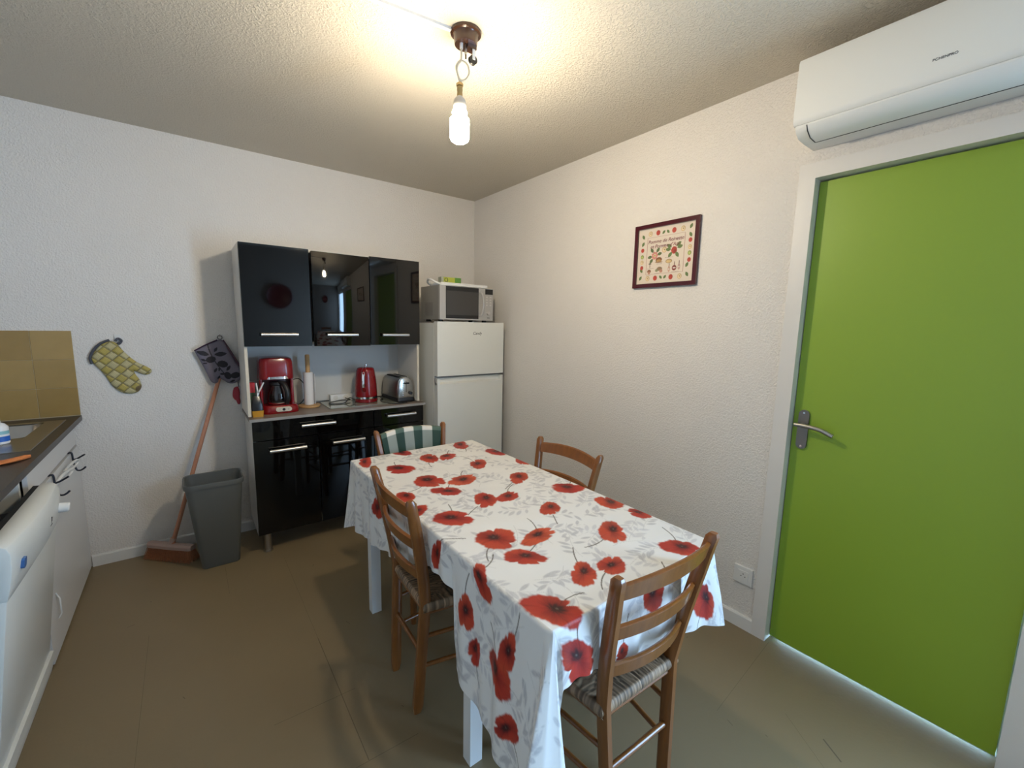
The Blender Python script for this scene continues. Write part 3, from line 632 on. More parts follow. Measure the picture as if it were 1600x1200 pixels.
# dishwasher
dw = thing('dishwasher', 'white dishwasher with its door tilted ajar at the left edge', 'dishwasher', (-2.86, -1.05, 0))
DY0, DY1 = -1.53, -.925
bm = bmesh.new()
box(bm, X0+.02, -2.60, DY0, DY0+.02, .05, .84); box(bm, X0+.02, -2.60, DY1-.02, DY1, .05, .84); box(bm, X0+.02, -2.60, DY0, DY1, .82, .84); box(bm, X0+.02, X0+.04, DY0, DY1, .05, .84); box(bm, X0+.02, -2.60, DY0, DY1, .05, .09)
obj('case', bm, m_appl, dw)
obj('tub', B(X0+.05, -2.63, DY0+.03, DY1-.03, .10, .70), m_dark, dw)
bm = B(-3.0, -2.66, DY0+.05, DY1-.05, .745, .750)
for y in (-1.4, -1.22, -1.05): tube(bm, [(-2.66, y, .745), (-2.66, y, .80)], .004, 6)
tube(bm, [(-2.66, DY0+.05, .80), (-2.66, DY1-.05, .80)], .004, 6)
obj('rack', bm, m_darksteel, dw)
tilt = math.radians(7.0); hinge = Vector((-2.583, 0, .08))
def dwo(name, bm, mt_, par, **kw):
    bmesh.ops.rotate(bm, verts=bm.verts, cent=hinge, matrix=Matrix.Rotation(tilt, 3, 'Y')); return obj(name, bm, mt_, par, **kw)
dd = dwo('door', B(-2.62, -2.583, DY0, DY1, .085, .625), m_appl, dw, bevel=.004)
bm = bmesh.new(); rings = []
for k in range(13):
    t = -1+2*k/12; bow = .016*(1-t*t); y = (DY0+DY1)/2+t*(DY1-DY0)/2
    rings.append([(x+bow*w_, y, z) for x, z, w_ in ((-2.62, .622, 0), (-2.582, .622, .2), (-2.578, .66, 1), (-2.576, .72, 1), (-2.580, .762, 1), (-2.590, .782, .9), (-2.606, .790, .3), (-2.632, .788, 0), (-2.632, .76, 0))])
loft(bm, rings); dc = dwo('control_panel', bm, m_appl, dw, bevel=.003)
dwo('door_seal', B(-2.650, -2.628, DY0+.01, DY1-.01, .10, .782), m_blackmat, dw)
dwo('knob', LT([(.019, -2.582), (.018, -2.545), (.014, -2.541), (.001, -2.541)], (0, DY1-.05, .700), 24, 'x'), m_white, dc, smooth=True)
dwo('badge', PR(rrect(-1.472, -1.446, .690, .722, .008), 'x', -2.576, -2.5635), mat('blue_badge', (.05, .14, .36), .3), dc)
bm = PR([(-1.155+.012*math.cos(a)*(1 if i % 2 else .55), .720+.012*math.sin(a)*(1 if i % 2 else .55)) for i, a in enumerate(np.linspace(0, 2*PI, 11)[:-1])], 'x', -2.57, -2.5608)
dwo('marking', bm, m_text, dc)
dwo('marking', B(-2.57, -2.5608, -1.168, -1.142, .7, .703), m_text, dc)
obj('kick_panel', PR([(-2.61, .0), (-2.585, .0), (-2.580, .02), (-2.580, .045), (-2.572, .050), (-2.572, .085), (-2.60, .095), (-2.61, .095)], 'y', DY0, DY1), m_appl, dw, bevel=.002)
# tiled splashback
wb = bpy.data.objects['wall_back']
obj('grout_bed', B(-3.178, -2.551, -.006, 0, .889, 1.352), m_grout, wb)
tmesh = [B(0, .1525, -.0085, -.001, 0, .1515) for _ in range(3)]
tme = []
for k, bm in enumerate(tmesh):
    ed = [e for e in bm.edges]; bmesh.ops.bevel(bm, geom=ed, offset=.0012, segments=1, affect='EDGES'); bmesh.ops.recalc_face_normals(bm, faces=bm.faces)
    me = bpy.data.meshes.new('tile'); bm.to_mesh(me); bm.free(); me.materials.append(m_tile[k]); tme.append(me)
for r in range(3):
    for c_ in range(4):
        o = bpy.data.objects.new('tile', tme[(r*2+c_*c_+1) % 3]); C.objects.link(o); o.parent = wb
        o.location = (-2.5518-.1525-c_*.155, 0, 1.3525-.1515-r*.1535)

# ------------------------------------------------------------ puffy flat shapes (mitts)
def poly_dist(P, poly):
    P = np.asarray(P); A_ = np.asarray(poly); B_ = np.roll(A_, -1, 0); best = np.full(len(P), 1e9); near = np.zeros_like(P)
    inside = np.zeros(len(P), bool)
    for a, b in zip(A_, B_):
        ab = b-a; t = np.clip(((P-a)@ab)/(ab@ab+1e-12), 0, 1)[:, None]; c_ = a+t*ab; d_ = np.hypot(*(P-c_).T)
        mk = d_ < best; best[mk] = d_[mk]; near[mk] = c_[mk]
        cond = ((a[1] > P[:, 1]) != (b[1] > P[:, 1]))
        with np.errstate(divide='ignore', invalid='ignore'):
            xi = (b[0]-a[0])*(P[:, 1]-a[1])/(b[1]-a[1])+a[0]
        inside ^= cond & (P[:, 0] < xi)
    return best, near, inside
def puffy(name, poly, thick, colf, heightf, material, parent, step=.003, y0=-.004):
    poly = np.array([tuple(p)[:2] for p in spline([(a, b, 0) for a, b in poly]+[(poly[0][0], poly[0][1], 0)], 6)[:-1]])
    mn, mx = poly.min(0)-step*1.5, poly.max(0)+step*1.5
    nx, nz = int((mx[0]-mn[0])/step)+1, int((mx[1]-mn[1])/step)+1
    X, Z = np.meshgrid(mn[0]+np.arange(nx)*step, mn[1]+np.arange(nz)*step, indexing='ij'); Pt = np.stack([X.ravel(), Z.ravel()], 1)
    d_, nr, ins = poly_dist(Pt, poly); F_ = gridF(nx, nz); keep = ins[F_].any(1); F_ = F_[keep]
    Pn = np.where(ins[:, None], Pt, nr); dd_ = np.where(ins, d_, 0)
    h = thick*np.sqrt(np.clip(1-(1-np.clip(dd_/(thick*1.6), 0, 1))**2, 0, 1))*heightf(Pn, dd_)
    used = np.unique(F_); mp = -np.ones(len(Pt), int); mp[used] = np.arange(len(used)); F_ = mp[F_]
    Pn, h, dd_ = Pn[used], h[used], dd_[used]
    front = np.stack([Pn[:, 0], y0-h, Pn[:, 1]], 1); back = np.stack([Pn[:, 0], np.full(len(Pn), y0+.002), Pn[:, 1]], 1)
    V_ = np.vstack([front, back]); Fa = np.vstack([F_, (F_+len(Pn))[:, ::-1]])
    c_ = colf(Pn, dd_); o = finish(name, npmesh(name, V_, Fa, np.vstack([c_, c_])), material, parent); o.data.shade_smooth(); return o
# yellow quilted mitt
ym = thing('oven_mitt', 'yellow quilted oven mitt hanging on the back wall left of the broom', 'oven mitt', (-2.37, 0, 1.33))
ypoly = [(-2.405, 1.300), (-2.375, 1.285), (-2.345, 1.235), (-2.305, 1.185), (-2.265, 1.155), (-2.235, 1.130), (-2.238, 1.110), (-2.262, 1.100), (-2.290, 1.112), (-2.312, 1.128), (-2.305, 1.100), (-2.292, 1.075), (-2.285, 1.035), (-2.300, 1.005), (-2.335, .993), (-2.375, 1.005), (-2.410, 1.045), (-2.432, 1.100), (-2.455, 1.140), (-2.478, 1.178), (-2.484, 1.210), (-2.465, 1.250), (-2.440, 1.280)]
qa = .052
def quilt(P_):
    c_, s_ = math.cos(.86), math.sin(.86); u = (P_[:, 0]*c_+P_[:, 1]*s_)/.039; v = (-P_[:, 0]*.70+P_[:, 1]*.72)/.039; return u, v
def qh(P_, d_):
    u, v = quilt(P_); du = np.abs(u-np.round(u)); dv = np.abs(v-np.round(v)); return .62+.38*np.clip(np.minimum(du, dv)*5, 0, 1)
def qc(P_, d_):
    u, v = quilt(P_); du = np.abs(u-np.round(u)); dv = np.abs(v-np.round(v)); k = (np.floor(u)+np.floor(v)) % 2
    c_ = np.where(k[:, None] > 0, np.array([.42, .34, .09]), np.array([.47, .42, .23]))
    c_ = c_*(1+.18*np.sin(P_[:, 0:1]*700)*np.sin(P_[:, 1:2]*610))
    c_ = np.where((np.minimum(du, dv) < .06)[:, None], np.array([.20, .17, .08]), c_)
    b = np.hypot(P_[:, 0]+2.292, P_[:, 1]-1.02) < .02; c_[b] = (.16, .11, .05); return c_
puffy('quilted_body', ypoly, .016, qc, qh, m_col, ym, .0028, -.006)
m_bind = mat('slate_binding', (.07, .075, .095), .8)
obj('binding', T(spline([(-2.402, -.014, 1.304), (-2.440, -.016, 1.284), (-2.468, -.016, 1.250), (-2.487, -.014, 1.208), (-2.482, -.012, 1.172)]), .0065, 8), m_bind, ym, smooth=True)
obj('hanging_loop', T(spline([(-2.378, -.014, 1.296), (-2.366, -.014, 1.312), (-2.352, -.013, 1.300), (-2.362, -.012, 1.282), (-2.37, -.012, 1.29)]), .006, 8), m_bind, ym, smooth=True)
nk = obj('adhesive_hook', B(-2.380, -2.355, -.008, 0, 1.300, 1.335), m_white); nk.data.transform(Matrix.Identity(4)); tag(nk, 'small white adhesive hook behind the yellow oven mitt', 'hook')
bm = T([(-2.367, -.004, 1.308), (-2.367, -.016, 1.306), (-2.367, -.018, 1.316)], .0025, 8); h_ = obj('hook_pin', bm, m_chrome, nk)
# purple mitt with black leaves
gm = thing('pot_holder_mitt', 'grey-purple oven mitt printed with black leaves hanging over the broom handle', 'oven mitt', (-1.89, 0, 1.31))
gpoly = [(-2.025, 1.240), (-1.965, 1.272), (-1.905, 1.300), (-1.888, 1.305), (-1.868, 1.288), (-1.845, 1.230), (-1.815, 1.165), (-1.788, 1.110), (-1.787, 1.070), (-1.800, 1.045), (-1.830, 1.025), (-1.862, 1.028), (-1.890, 1.050), (-1.908, 1.060), (-1.915, 1.035), (-1.935, 1.030), (-1.955, 1.050), (-1.975, 1.110), (-2.000, 1.175)]
leaves = [(-1.983, 1.222, .034, -.35), (-1.945, 1.182, .026, .3, 1), (-1.982, 1.180, .016, -.5), (-1.975, 1.160, .012, .1), (-1.917, 1.243, .018, 1.0), (-1.893, 1.215, .034, .1), (-1.886, 1.152, .028, -.25, 1), (-1.925, 1.115, .018, 1.0), (-1.906, 1.12, .014, 1.5), (-1.857, 1.125, .020, 1.0), (-1.888, 1.090, .018, .05), (-1.863, 1.078, .024, -1.2, 1), (-1.823, 1.078, .026, .35, 1), (-1.84, 1.042, .016, .4), (-1.91, 1.07, .014, 1.0)]
def gc(P_, d_):
    c_ = np.tile(np.array([.145, .13, .175]), (len(P_), 1)); K_ = np.array([.008, .006, .012])
    for lf in leaves:
        x, y, l, a = lf[:4]; dx, dy = P_[:, 0]-x, P_[:, 1]-y; X_, Y_ = (dx*math.cos(a)+dy*math.sin(a))/l, (-dx*math.sin(a)+dy*math.cos(a))/l
        wv = (.75 if len(lf) > 4 else .38)*np.sqrt(np.clip(1-X_**2, 0, 1)) if len(lf) > 4 else .42*(1-X_**2)
        c_[(np.abs(X_) < 1) & (np.abs(Y_) < wv)] = K_
    t = np.clip((1.275-P_[:, 1])/.22, 0, 1); sx2 = -1.955+.10*t**1.6
    c_[(np.abs(P_[:, 0]-sx2) < .0032) & (P_[:, 1] > 1.075) & (P_[:, 1] < 1.28)] = K_; return c_
puffy('printed_body', gpoly, .018, gc, lambda P_, d_: np.ones(len(P_)), m_col, gm, .0026, -.034)
m_plum = mat('plum_binding', (.035, .012, .04), .8)
obj('binding', T(spline([(-2.024, -.042, 1.238), (-1.965, -.05, 1.274), (-1.905, -.045, 1.303)]), .004, 8), m_plum, gm, smooth=True)
obj('side_edge', T(spline([(-1.878, -.030, 1.300), (-1.850, -.034, 1.245), (-1.815, -.034, 1.172), (-1.786, -.030, 1.108)]), [.004]+[.010]*22+[.009, .006], 8) if False else T(spline([(-1.878, -.030, 1.300), (-1.850, -.034, 1.245), (-1.815, -.034, 1.172), (-1.786, -.030, 1.108)]), .009, 8), mat('plum_lining', (.07, .03, .05), .8), gm, smooth=True)
ht = [(-1.890+.012*math.cos(a), -.03, 1.318+.012*math.sin(a)) for a in np.linspace(0, 2*PI, 17)]
obj('hanging_ring', T(ht, .003, 6), m_darksteel, gm, smooth=True)
hk2 = obj('wall_hook', T([(-1.889, 0, 1.325), (-1.889, -.034, 1.325), (-1.889, -.036, 1.338)], .003, 8), m_chrome); tag(hk2, 'small metal hook in the wall holding the purple mitt', 'hook')
# red silicone pot holder beside the dresser
rp_ = [(-1.815, .990), (-1.800, .998), (-1.789, .992), (-1.783, .960), (-1.785, .925), (-1.783, .895), (-1.790, .880), (-1.800, .885), (-1.806, .905), (-1.816, .915), (-1.824, .935), (-1.822, .965)]
rh = thing('red_pot_holder', 'small red pot holder hanging in the gap left of the dresser', 'pot holder', (-1.80, 0, 1.0))
puffy('holder_body', [(x-.018, z) for x, z in rp_], .006, lambda P_, d_: np.tile(np.array([.34, .03, .05]), (len(P_), 1)), lambda P_, d_: np.ones(len(P_)), m_col, rh, .003, -.004)
obj('hanging_cord', T([(-1.806, -.004, .995), (-1.808, -.004, 1.03)], .002, 6), m_wire, rh)
nl = obj('nail', T([(-1.808, 0, 1.03), (-1.808, -.012, 1.032)], .0015, 6), m_steel); tag(nl, 'tiny nail above the red pot holder', 'nail')

# ------------------------------------------------------------ broom and bin
br_ = thing('broom', 'wooden-handled broom with brown bristles leaning in the corner behind the bin', 'broom', (-2.2, -.15, 0))
hd = Vector((-2.205, -.165, .085)); 
obj('broom_handle', T([hd+Vector((0, 0, .01)), Vector((-1.897, -.022, 1.10)), Vector((-1.872, -.018, 1.18))], .0115, 14), m_broomwood, br_, smooth=True)
axd = (Vector((-2.11, -.26, 0))-Vector((-2.325, -.05, 0))).normalized(); per = Vector((-axd.y, axd.x, 0))
cH = Vector((-2.213, -.158, .085)); rings = []
for s, ws in ((-.145, .018), (-.13, .024), (0, .026), (.13, .024), (.145, .018)):
    c_ = cH+axd*s; rings.append([c_+per*a*ws/.024+Vector((0, 0, b)) for a, b in ((-.024, -.014), (.024, -.014), (.024, .004), (.014, .014), (-.014, .014), (-.024, .004))])
bm = bmesh.new(); loft(bm, rings); obj('broom_head', bm, mat('dull_pink_plastic', (.46, .32, .27), .6), br_, bevel=.002)
obj('handle_socket', T([cH+Vector((0, 0, .008)), hd+Vector((.008, .003, .045))], .016, 12), bpy.data.materials['dull_pink_plastic'], br_)
bm = bmesh.new()
for i in range(46):
    for j in range(7):
        s = -.138+.276*i/45+rng.uniform(-.002, .002); t_ = -.02+.04*j/6
        top_ = cH+axd*s+per*t_+Vector((0, 0, -.013)); sp = 1.0
        bot = cH+axd*(s*1.12)+per*(t_*1.9)+Vector((0, 0, -.084+rng.uniform(0, .004)))
        w1 = axd*.0022; w2 = per*.0022
        a_ = [bm.verts.new(p) for p in (top_-w1, top_+w1*.5+w2, top_+w1*.5-w2)]; b_ = [bm.verts.new(p) for p in (bot-w1*.8, bot+w1*.4+w2*.8, bot+w1*.4-w2*.8)]
        for k in range(3): bm.faces.new((a_[k], a_[(k+1) % 3], b_[(k+1) % 3], b_[k]))
        bm.faces.new(b_)
o = obj('bristles', bm, mat('brown_bristle', (.46, .19, .09), .8, noise=.4, nscale=120), br_); o['kind'] = 'stuff'
bn = thing('waste_bin', 'open grey plastic waste bin standing between the broom and the dresser', 'bin', (-1.98, -.33, 0))
def rr3(x0_, x1_, y0_, y1_, r, z): return [(x, y, z) for x, y in rrect(x0_, x1_, y0_, y1_, r, 7)]
bm = bmesh.new()
loft(bm, [rr3(-2.068, -1.890, -.408, -.275, .02, 0), rr3(-2.072, -1.886, -.412, -.272, .022, .006), rr3(-2.122, -1.850, -.432, -.215, .04, .485), rr3(-2.128, -1.844, -.438, -.209, .043, .487), rr3(-2.131, -1.841, -.440, -.207, .044, .508), rr3(-2.128, -1.844, -.438, -.209, .043, .516), rr3(-2.122, -1.850, -.432, -.215, .04, .514), rr3(-2.118, -1.854, -.428, -.219, .04, .48), rr3(-2.068, -1.890, -.406, -.276, .02, .008)])
obj('bin_body', bm, m_bin, bn, smooth=True)

# ------------------------------------------------------------ chairs
ZT = .863
def post_c(s, z):      # centreline of back post: s=-1/1
    if z < .45: t = z/.45; return Vector((s*(.118+.027*t), -.198+.023*t, z))
    t = (z-.45)/(.86-.45); return Vector((s*(.145+.053*t), -.175-.070*(t**1.25), z))
def add_post(bm, s):
    rings = []
    for z in (0, .03, .2, .45, .55, .65, .75, .82, .852, .863):
        c_ = post_c(s, min(z, .863)); hw, hd_ = .0135, .019
        k = .72 if z == 0 else (.6 if z > .86 else 1)
        if z > .8: hd_ = .017
        rings.append([c_+Vector((a*hw*k, b*hd_*k, 0)) for a, b in ((-1, -.6), (-.6, -1), (.6, -1), (1, -.6), (1, .6), (.6, 1), (-.6, 1), (-1, .6))])
    loft(bm, rings)
def slat_bm(zc, hgt, arch=0):
    bm = bmesh.new(); rings = []
    for k in range(13):
        t = -1+2*k/12; c_ = post_c(1, zc); x = t*(c_.x-.006); y = c_.y-.030*(1-t*t); lean = (post_c(1, zc+hgt/2)-post_c(1, zc-hgt/2)).y
        zt_ = zc+hgt/2+arch*(1-t*t); zb_ = zc-hgt/2+arch*.55*(1-t*t); th = .0075
        yt, yb_ = y+lean/2, y-lean/2
        rings.append([(x, yb_-th, zb_+.004), (x, yb_+th, zb_+.004), (x, yb_+th*.4, zb_), (x, yb_-th*.4, zb_)][:2]+[(x, yt+th, zt_-.004), (x, yt+th*.3, zt_), (x, yt-th*.3, zt_), (x, yt-th, zt_-.004)])
    loft(bm, rings); return bm
# rush seat mesh (shared)
NS = 121
tt = np.linspace(-1.32, 1.32, NS); Ug, Vg = np.meshgrid(tt, tt, indexing='ij')
uu, vv = np.clip(Ug, -1, 1), np.clip(Vg, -1, 1)
hw_ = .158+(.205-.158)*(vv+1)/2; xs = uu*hw_; ys = vv*.182
ex = np.maximum(np.abs(Ug)-1, 0); ey = np.maximum(np.abs(Vg)-1, 0); ed_ = np.maximum(ex, ey)
zs = .452-ed_*.10+.010*(1-np.maximum(np.abs(uu), np.abs(vv)))*-1
side = np.abs(Ug) > np.abs(Vg); coord = np.where(side, Vg*.182, Ug*hw_)
wob = .0012*np.sin(xs*60+ys*45)+.0008*np.sin(xs*140-ys*90)
ph_ = (coord+wob)/.0048*PI; ridge = np.abs(np.sin(ph_)); zs = zs+ridge*.0022*(ed_ <= .01)
ox = np.where(ex > 0, np.sign(Ug)*(.006*np.sin(np.clip(ex/.32, 0, 1)*PI)+ridge*.002), 0); oy = np.where(ey > 0, np.sign(Vg)*(.006*np.sin(np.clip(ey/.32, 0, 1)*PI)+ridge*.002), 0)
idx = np.floor(ph_/PI).astype(int); hsh = (np.sin(idx*12.9898+side*4.1)*43758.5453) % 1
base_ = np.array([.36, .235, .14]); c1 = base_[None, None]*(.30+1.05*hsh[..., None])*(.45+.55*ridge[..., None]); c1 = c1*(.85+.3*((np.sin(idx*3.1+xs*25+ys*31)+1)/2)[..., None])
Vr = np.stack([xs+ox, ys+oy, zs], -1).reshape(-1, 3)
rush_me = npmesh('rush_seat', Vr, gridF(NS, NS), c1.reshape(-1, 3)); rush_me.materials.append(mat('rush_straw', (1, 1, 1), .6, attr='Col')); rush_me.shade_smooth()
def make_chair(label):
    t = thing('dining_chair', label, 'chair', (0, 0, 0), 0, 'rush-seated chairs around the table')
    for s in (-1, 1):
        bm = bmesh.new(); add_post(bm, s); obj('back_post', bm, m_wood, t, local=True, smooth=True)
        bm = bmesh.new(); tube(bm, [(s*.182, .172, 0), (s*.183, .172, .03), (s*.186, .172, .44), (s*.186, .172, .458)], [.012, .0155, .0165, .013], 12); obj('front_leg', bm, m_wood, t, local=True, smooth=True)
    for zc, hg, ar in ((.812, .050, .014), (.684, .046, .008), (.560, .044, .006)): obj('slat', slat_bm(zc, hg, ar), m_wood, t, local=True, smooth=True)
    for zz in (.312, .192):
        for s in (-1, 1): obj('stretcher', T([tuple(post_c(s, zz)), (s*.184, .172, zz-.004)], .0082, 10), m_wood, t, local=True, smooth=True)
    obj('stretcher', T([tuple(post_c(-1, .245)), tuple(post_c(1, .245))], .0088, 10), m_wood, t, local=True, smooth=True)
    for zz in (.33, .215): obj('stretcher', T([(-.184, .172, zz), (.184, .172, zz)], .0082, 10), m_wood, t, local=True, smooth=True)
    bm = bmesh.new()
    for s in (-1, 1): tube(bm, [(s*.146, -.172, .412), (s*.186, .172, .412)], .0095, 8)
    tube(bm, [(-.145, -.174, .412), (.145, -.174, .412)], .0095, 8); tube(bm, [(-.186, .172, .412), (.186, .172, .412)], .0095, 8)
    obj('seat_rail', bm, m_wood, t, local=True, smooth=True)
    o = bpy.data.objects.new('seat', rush_me); C.objects.link(o); o.parent = t; o['label'] = 'woven straw seat'
    return t
ch0 = make_chair('wooden ladder-back chair with rush seat at the near end of the table')
def dup(root, label):
    r = root.copy(); C.objects.link(r); r['label'] = label
    for ch in list(root.children):
        c_ = ch.copy(); C.objects.link(c_); c_.parent = r
    return r
chL = dup(ch0, 'wooden ladder-back chair with rush seat on the left side of the table')
chR = dup(ch0, 'wooden ladder-back chair tucked in between the table and the right wall')
chF = dup(ch0, 'wooden chair at the far end of the table with a checked cloth over its back')
ch0.location = (-1.096, -2.478, 0); ch0.rotation_euler = (0, 0, math.radians(-2.2))
chL.location = (-1.262, -1.862, 0); chL.rotation_euler = (0, 0, math.radians(-93))
chR.location = (-.868, -1.868, 0); chR.rotation_euler = (0, 0, math.radians(91.5))
chF.location = (-1.094, -1.347, 0); chF.rotation_euler = (0, 0, math.radians(180))
# checked cloth over the far chair's top slats
nu, nv = 90, 110; u_ = np.linspace(-1, 1, nu); v_ = np.linspace(0, 1, nv); Ug, Vg = np.meshgrid(u_, v_, indexing='ij')
topz = .812+.025+.014*(1-Ug**2)+.004; Ls = .46; s_ = Vg*Ls; half = Ls*.5
zz = np.where(np.abs(s_-half) < .012, topz, topz-(np.abs(s_-half)-.012)); wgt = np.clip((s_-half)/.012, -1, 1)   # -1 back side, +1 front side
hw = .145+.053*(np.clip(zz, .45, .86)-.45)/.41-.018
tz = np.clip((zz-.45)/.41, 0, 1.02); yc = -.175-.070*tz**1.25-.030*(1-Ug**2)
fold = .004*np.sin(Ug*9+Vg*3)*np.clip(np.abs(s_-half)*8, 0, 1)
Vc = np.stack([Ug*hw, yc+wgt*(.0125+fold), zz+fold*.3], -1)
ci = np.floor((1-Ug)/2*6.6+.35).astype(int) % 2; ri = (np.abs(s_-half) > .034).astype(int)+(np.abs(s_-half) > .145).astype(int); ri = (ri+1) % 2
cc = np.where(ci[..., None] == 0, np.where(ri[..., None] == 0, np.array([.008, .036, .022]), np.array([.07, .115, .085])), np.where(ri[..., None] == 0, np.array([.24, .27, .24]), np.array([.66, .62, .55])))
me = npmesh('cloth', Vc.reshape(-1, 3), gridF(nu, nv), cc.reshape(-1, 3)); me.shade_smooth()
ck = finish('checked_cloth', me, m_col); ck.location = chF.location; ck.rotation_euler = chF.rotation_euler
sm = ck.modifiers.new('thickness', 'SOLIDIFY'); sm.thickness = .0015
tag(ck, 'green and white checked cloth draped over the back of the far chair', 'cloth')

# ------------------------------------------------------------ table
TX0, TX1, TY0, TY1, TZ = -1.447, -.750, -2.650, -1.188, .748
tb = thing('dining_table', 'white rectangular table with square legs under the poppy cloth', 'table', (-1.1, -1.8, 0))
obj('tabletop', B(TX0, TX1, -2.30, TY1, .724, .747), m_white, tb, bevel=.003)
obj('extension_leaf', B(TX0, TX1, TY0, -2.302, .724, .747), m_white, tb, bevel=.003)
for x in (-1.414, -.828):
    for y in (-2.257, -1.340): obj('leg', B(x, x+.046, y, y+.044, 0, .724), m_white, tb, bevel=.0015)
bm = bmesh.new()
box(bm, -1.405, -1.387, -2.213, -1.34, .64, .724); box(bm, -.81, -.792, -2.213, -1.34, .64, .724); box(bm, -1.368, -.828, -2.25, -2.232, .64, .724); box(bm, -1.368, -.828, -1.32, -1.302, .64, .724)
obj('apron', bm, m_white, tb)

# ------------------------------------------------------------ poppy tablecloth
POP = [(-1.3,-1.443,.064,-.043,.024,.057,0),(-1.259,-1.658,.063,-.043,.032,.064,.3),(-1.132,-1.727,.071,-.003,.028,.056,1),(-1.251,-1.799,.049,-.044,.024,.043,0),(-1.115,-1.368,.04,-.027,.034,.068,.4),(-1.025,-1.397,.052,-.007,.023,.046,.2),(-.956,-1.581,.037,-.024,.04,.063,.5),(-.859,-1.247,.039,-.025,.042,.071,.1),(-.764,-1.462,.043,-.051,.036,.048,0),(-.748,-1.67,.012,-.048,.035,.037,.4),(-.909,-1.841,.036,-.024,.049,.062,.6),(-1.192,-1.207,.047,-.031,.018,.043,0),(-1.399,-1.249,.039,.019,.019,.083,.4),(-1.17,-1.962,.037,-.025,.042,.063,.3),(-1.077,-1.986,.048,-.013,.027,.041,.2),(-1.351,-2.032,.065,-.045,.028,.05,.1),(-1.309,-2.236,.06,-.042,.039,.056,.4),(-1.188,-2.301,.071,-.004,.026,.042,1),(-.812,-2.055,.052,-.057,.04,.039,0),(-1.013,-2.164,.032,-.022,.045,.05,.5),(-.781,-2.256,.025,-.054,.047,.034,.6),(-.77,-2.387,.017,-.047,.03,.018,.2),(-.966,-2.421,.018,-.045,.068,.045,.6),(-.87,-2.613,.03,-.056,.048,.024,.1),(-1.225,-2.537,.031,-.022,.047,.044,.5),(-1.126,-2.554,.042,-.021,.036,.033,.4),(-1.305,-2.375,.05,-.043,.028,.033,.2),(-1.396,-2.599,.044,-.068,.044,.035,.1),(-1.413,-1.76,.031,-.021,.023,.054,.3),(-1.476,-2.371,.008,-.04,.047,.038,.3),(-1.609,-2.286,.021,-.032,.052,.016,.5),(-1.704,-2.325,.023,-.035,.041,.001,.1),(-1.679,-2.465,.035,-.037,.049,.041,.2),(-1.6,-2.501,.023,-.033,.058,.002,.3),(-1.796,-2.514,.043,-.034,.012,.037,.1),(-1.52,-2.098,.014,-.036,.062,-.019,.2),(-1.561,-1.557,.027,-.062,.043,.021,.1),(-1.443,-1.904,.017,-.039,.064,.021,.2),(-1.365,-2.762,.073,-.037,-.003,.055,0),(-1.064,-2.716,.051,-.026,.009,.05,.1),(-.782,-2.841,.082,-.037,0,.065,.1),(-1.196,-2.828,.024,-.018,.014,.025,.3)]
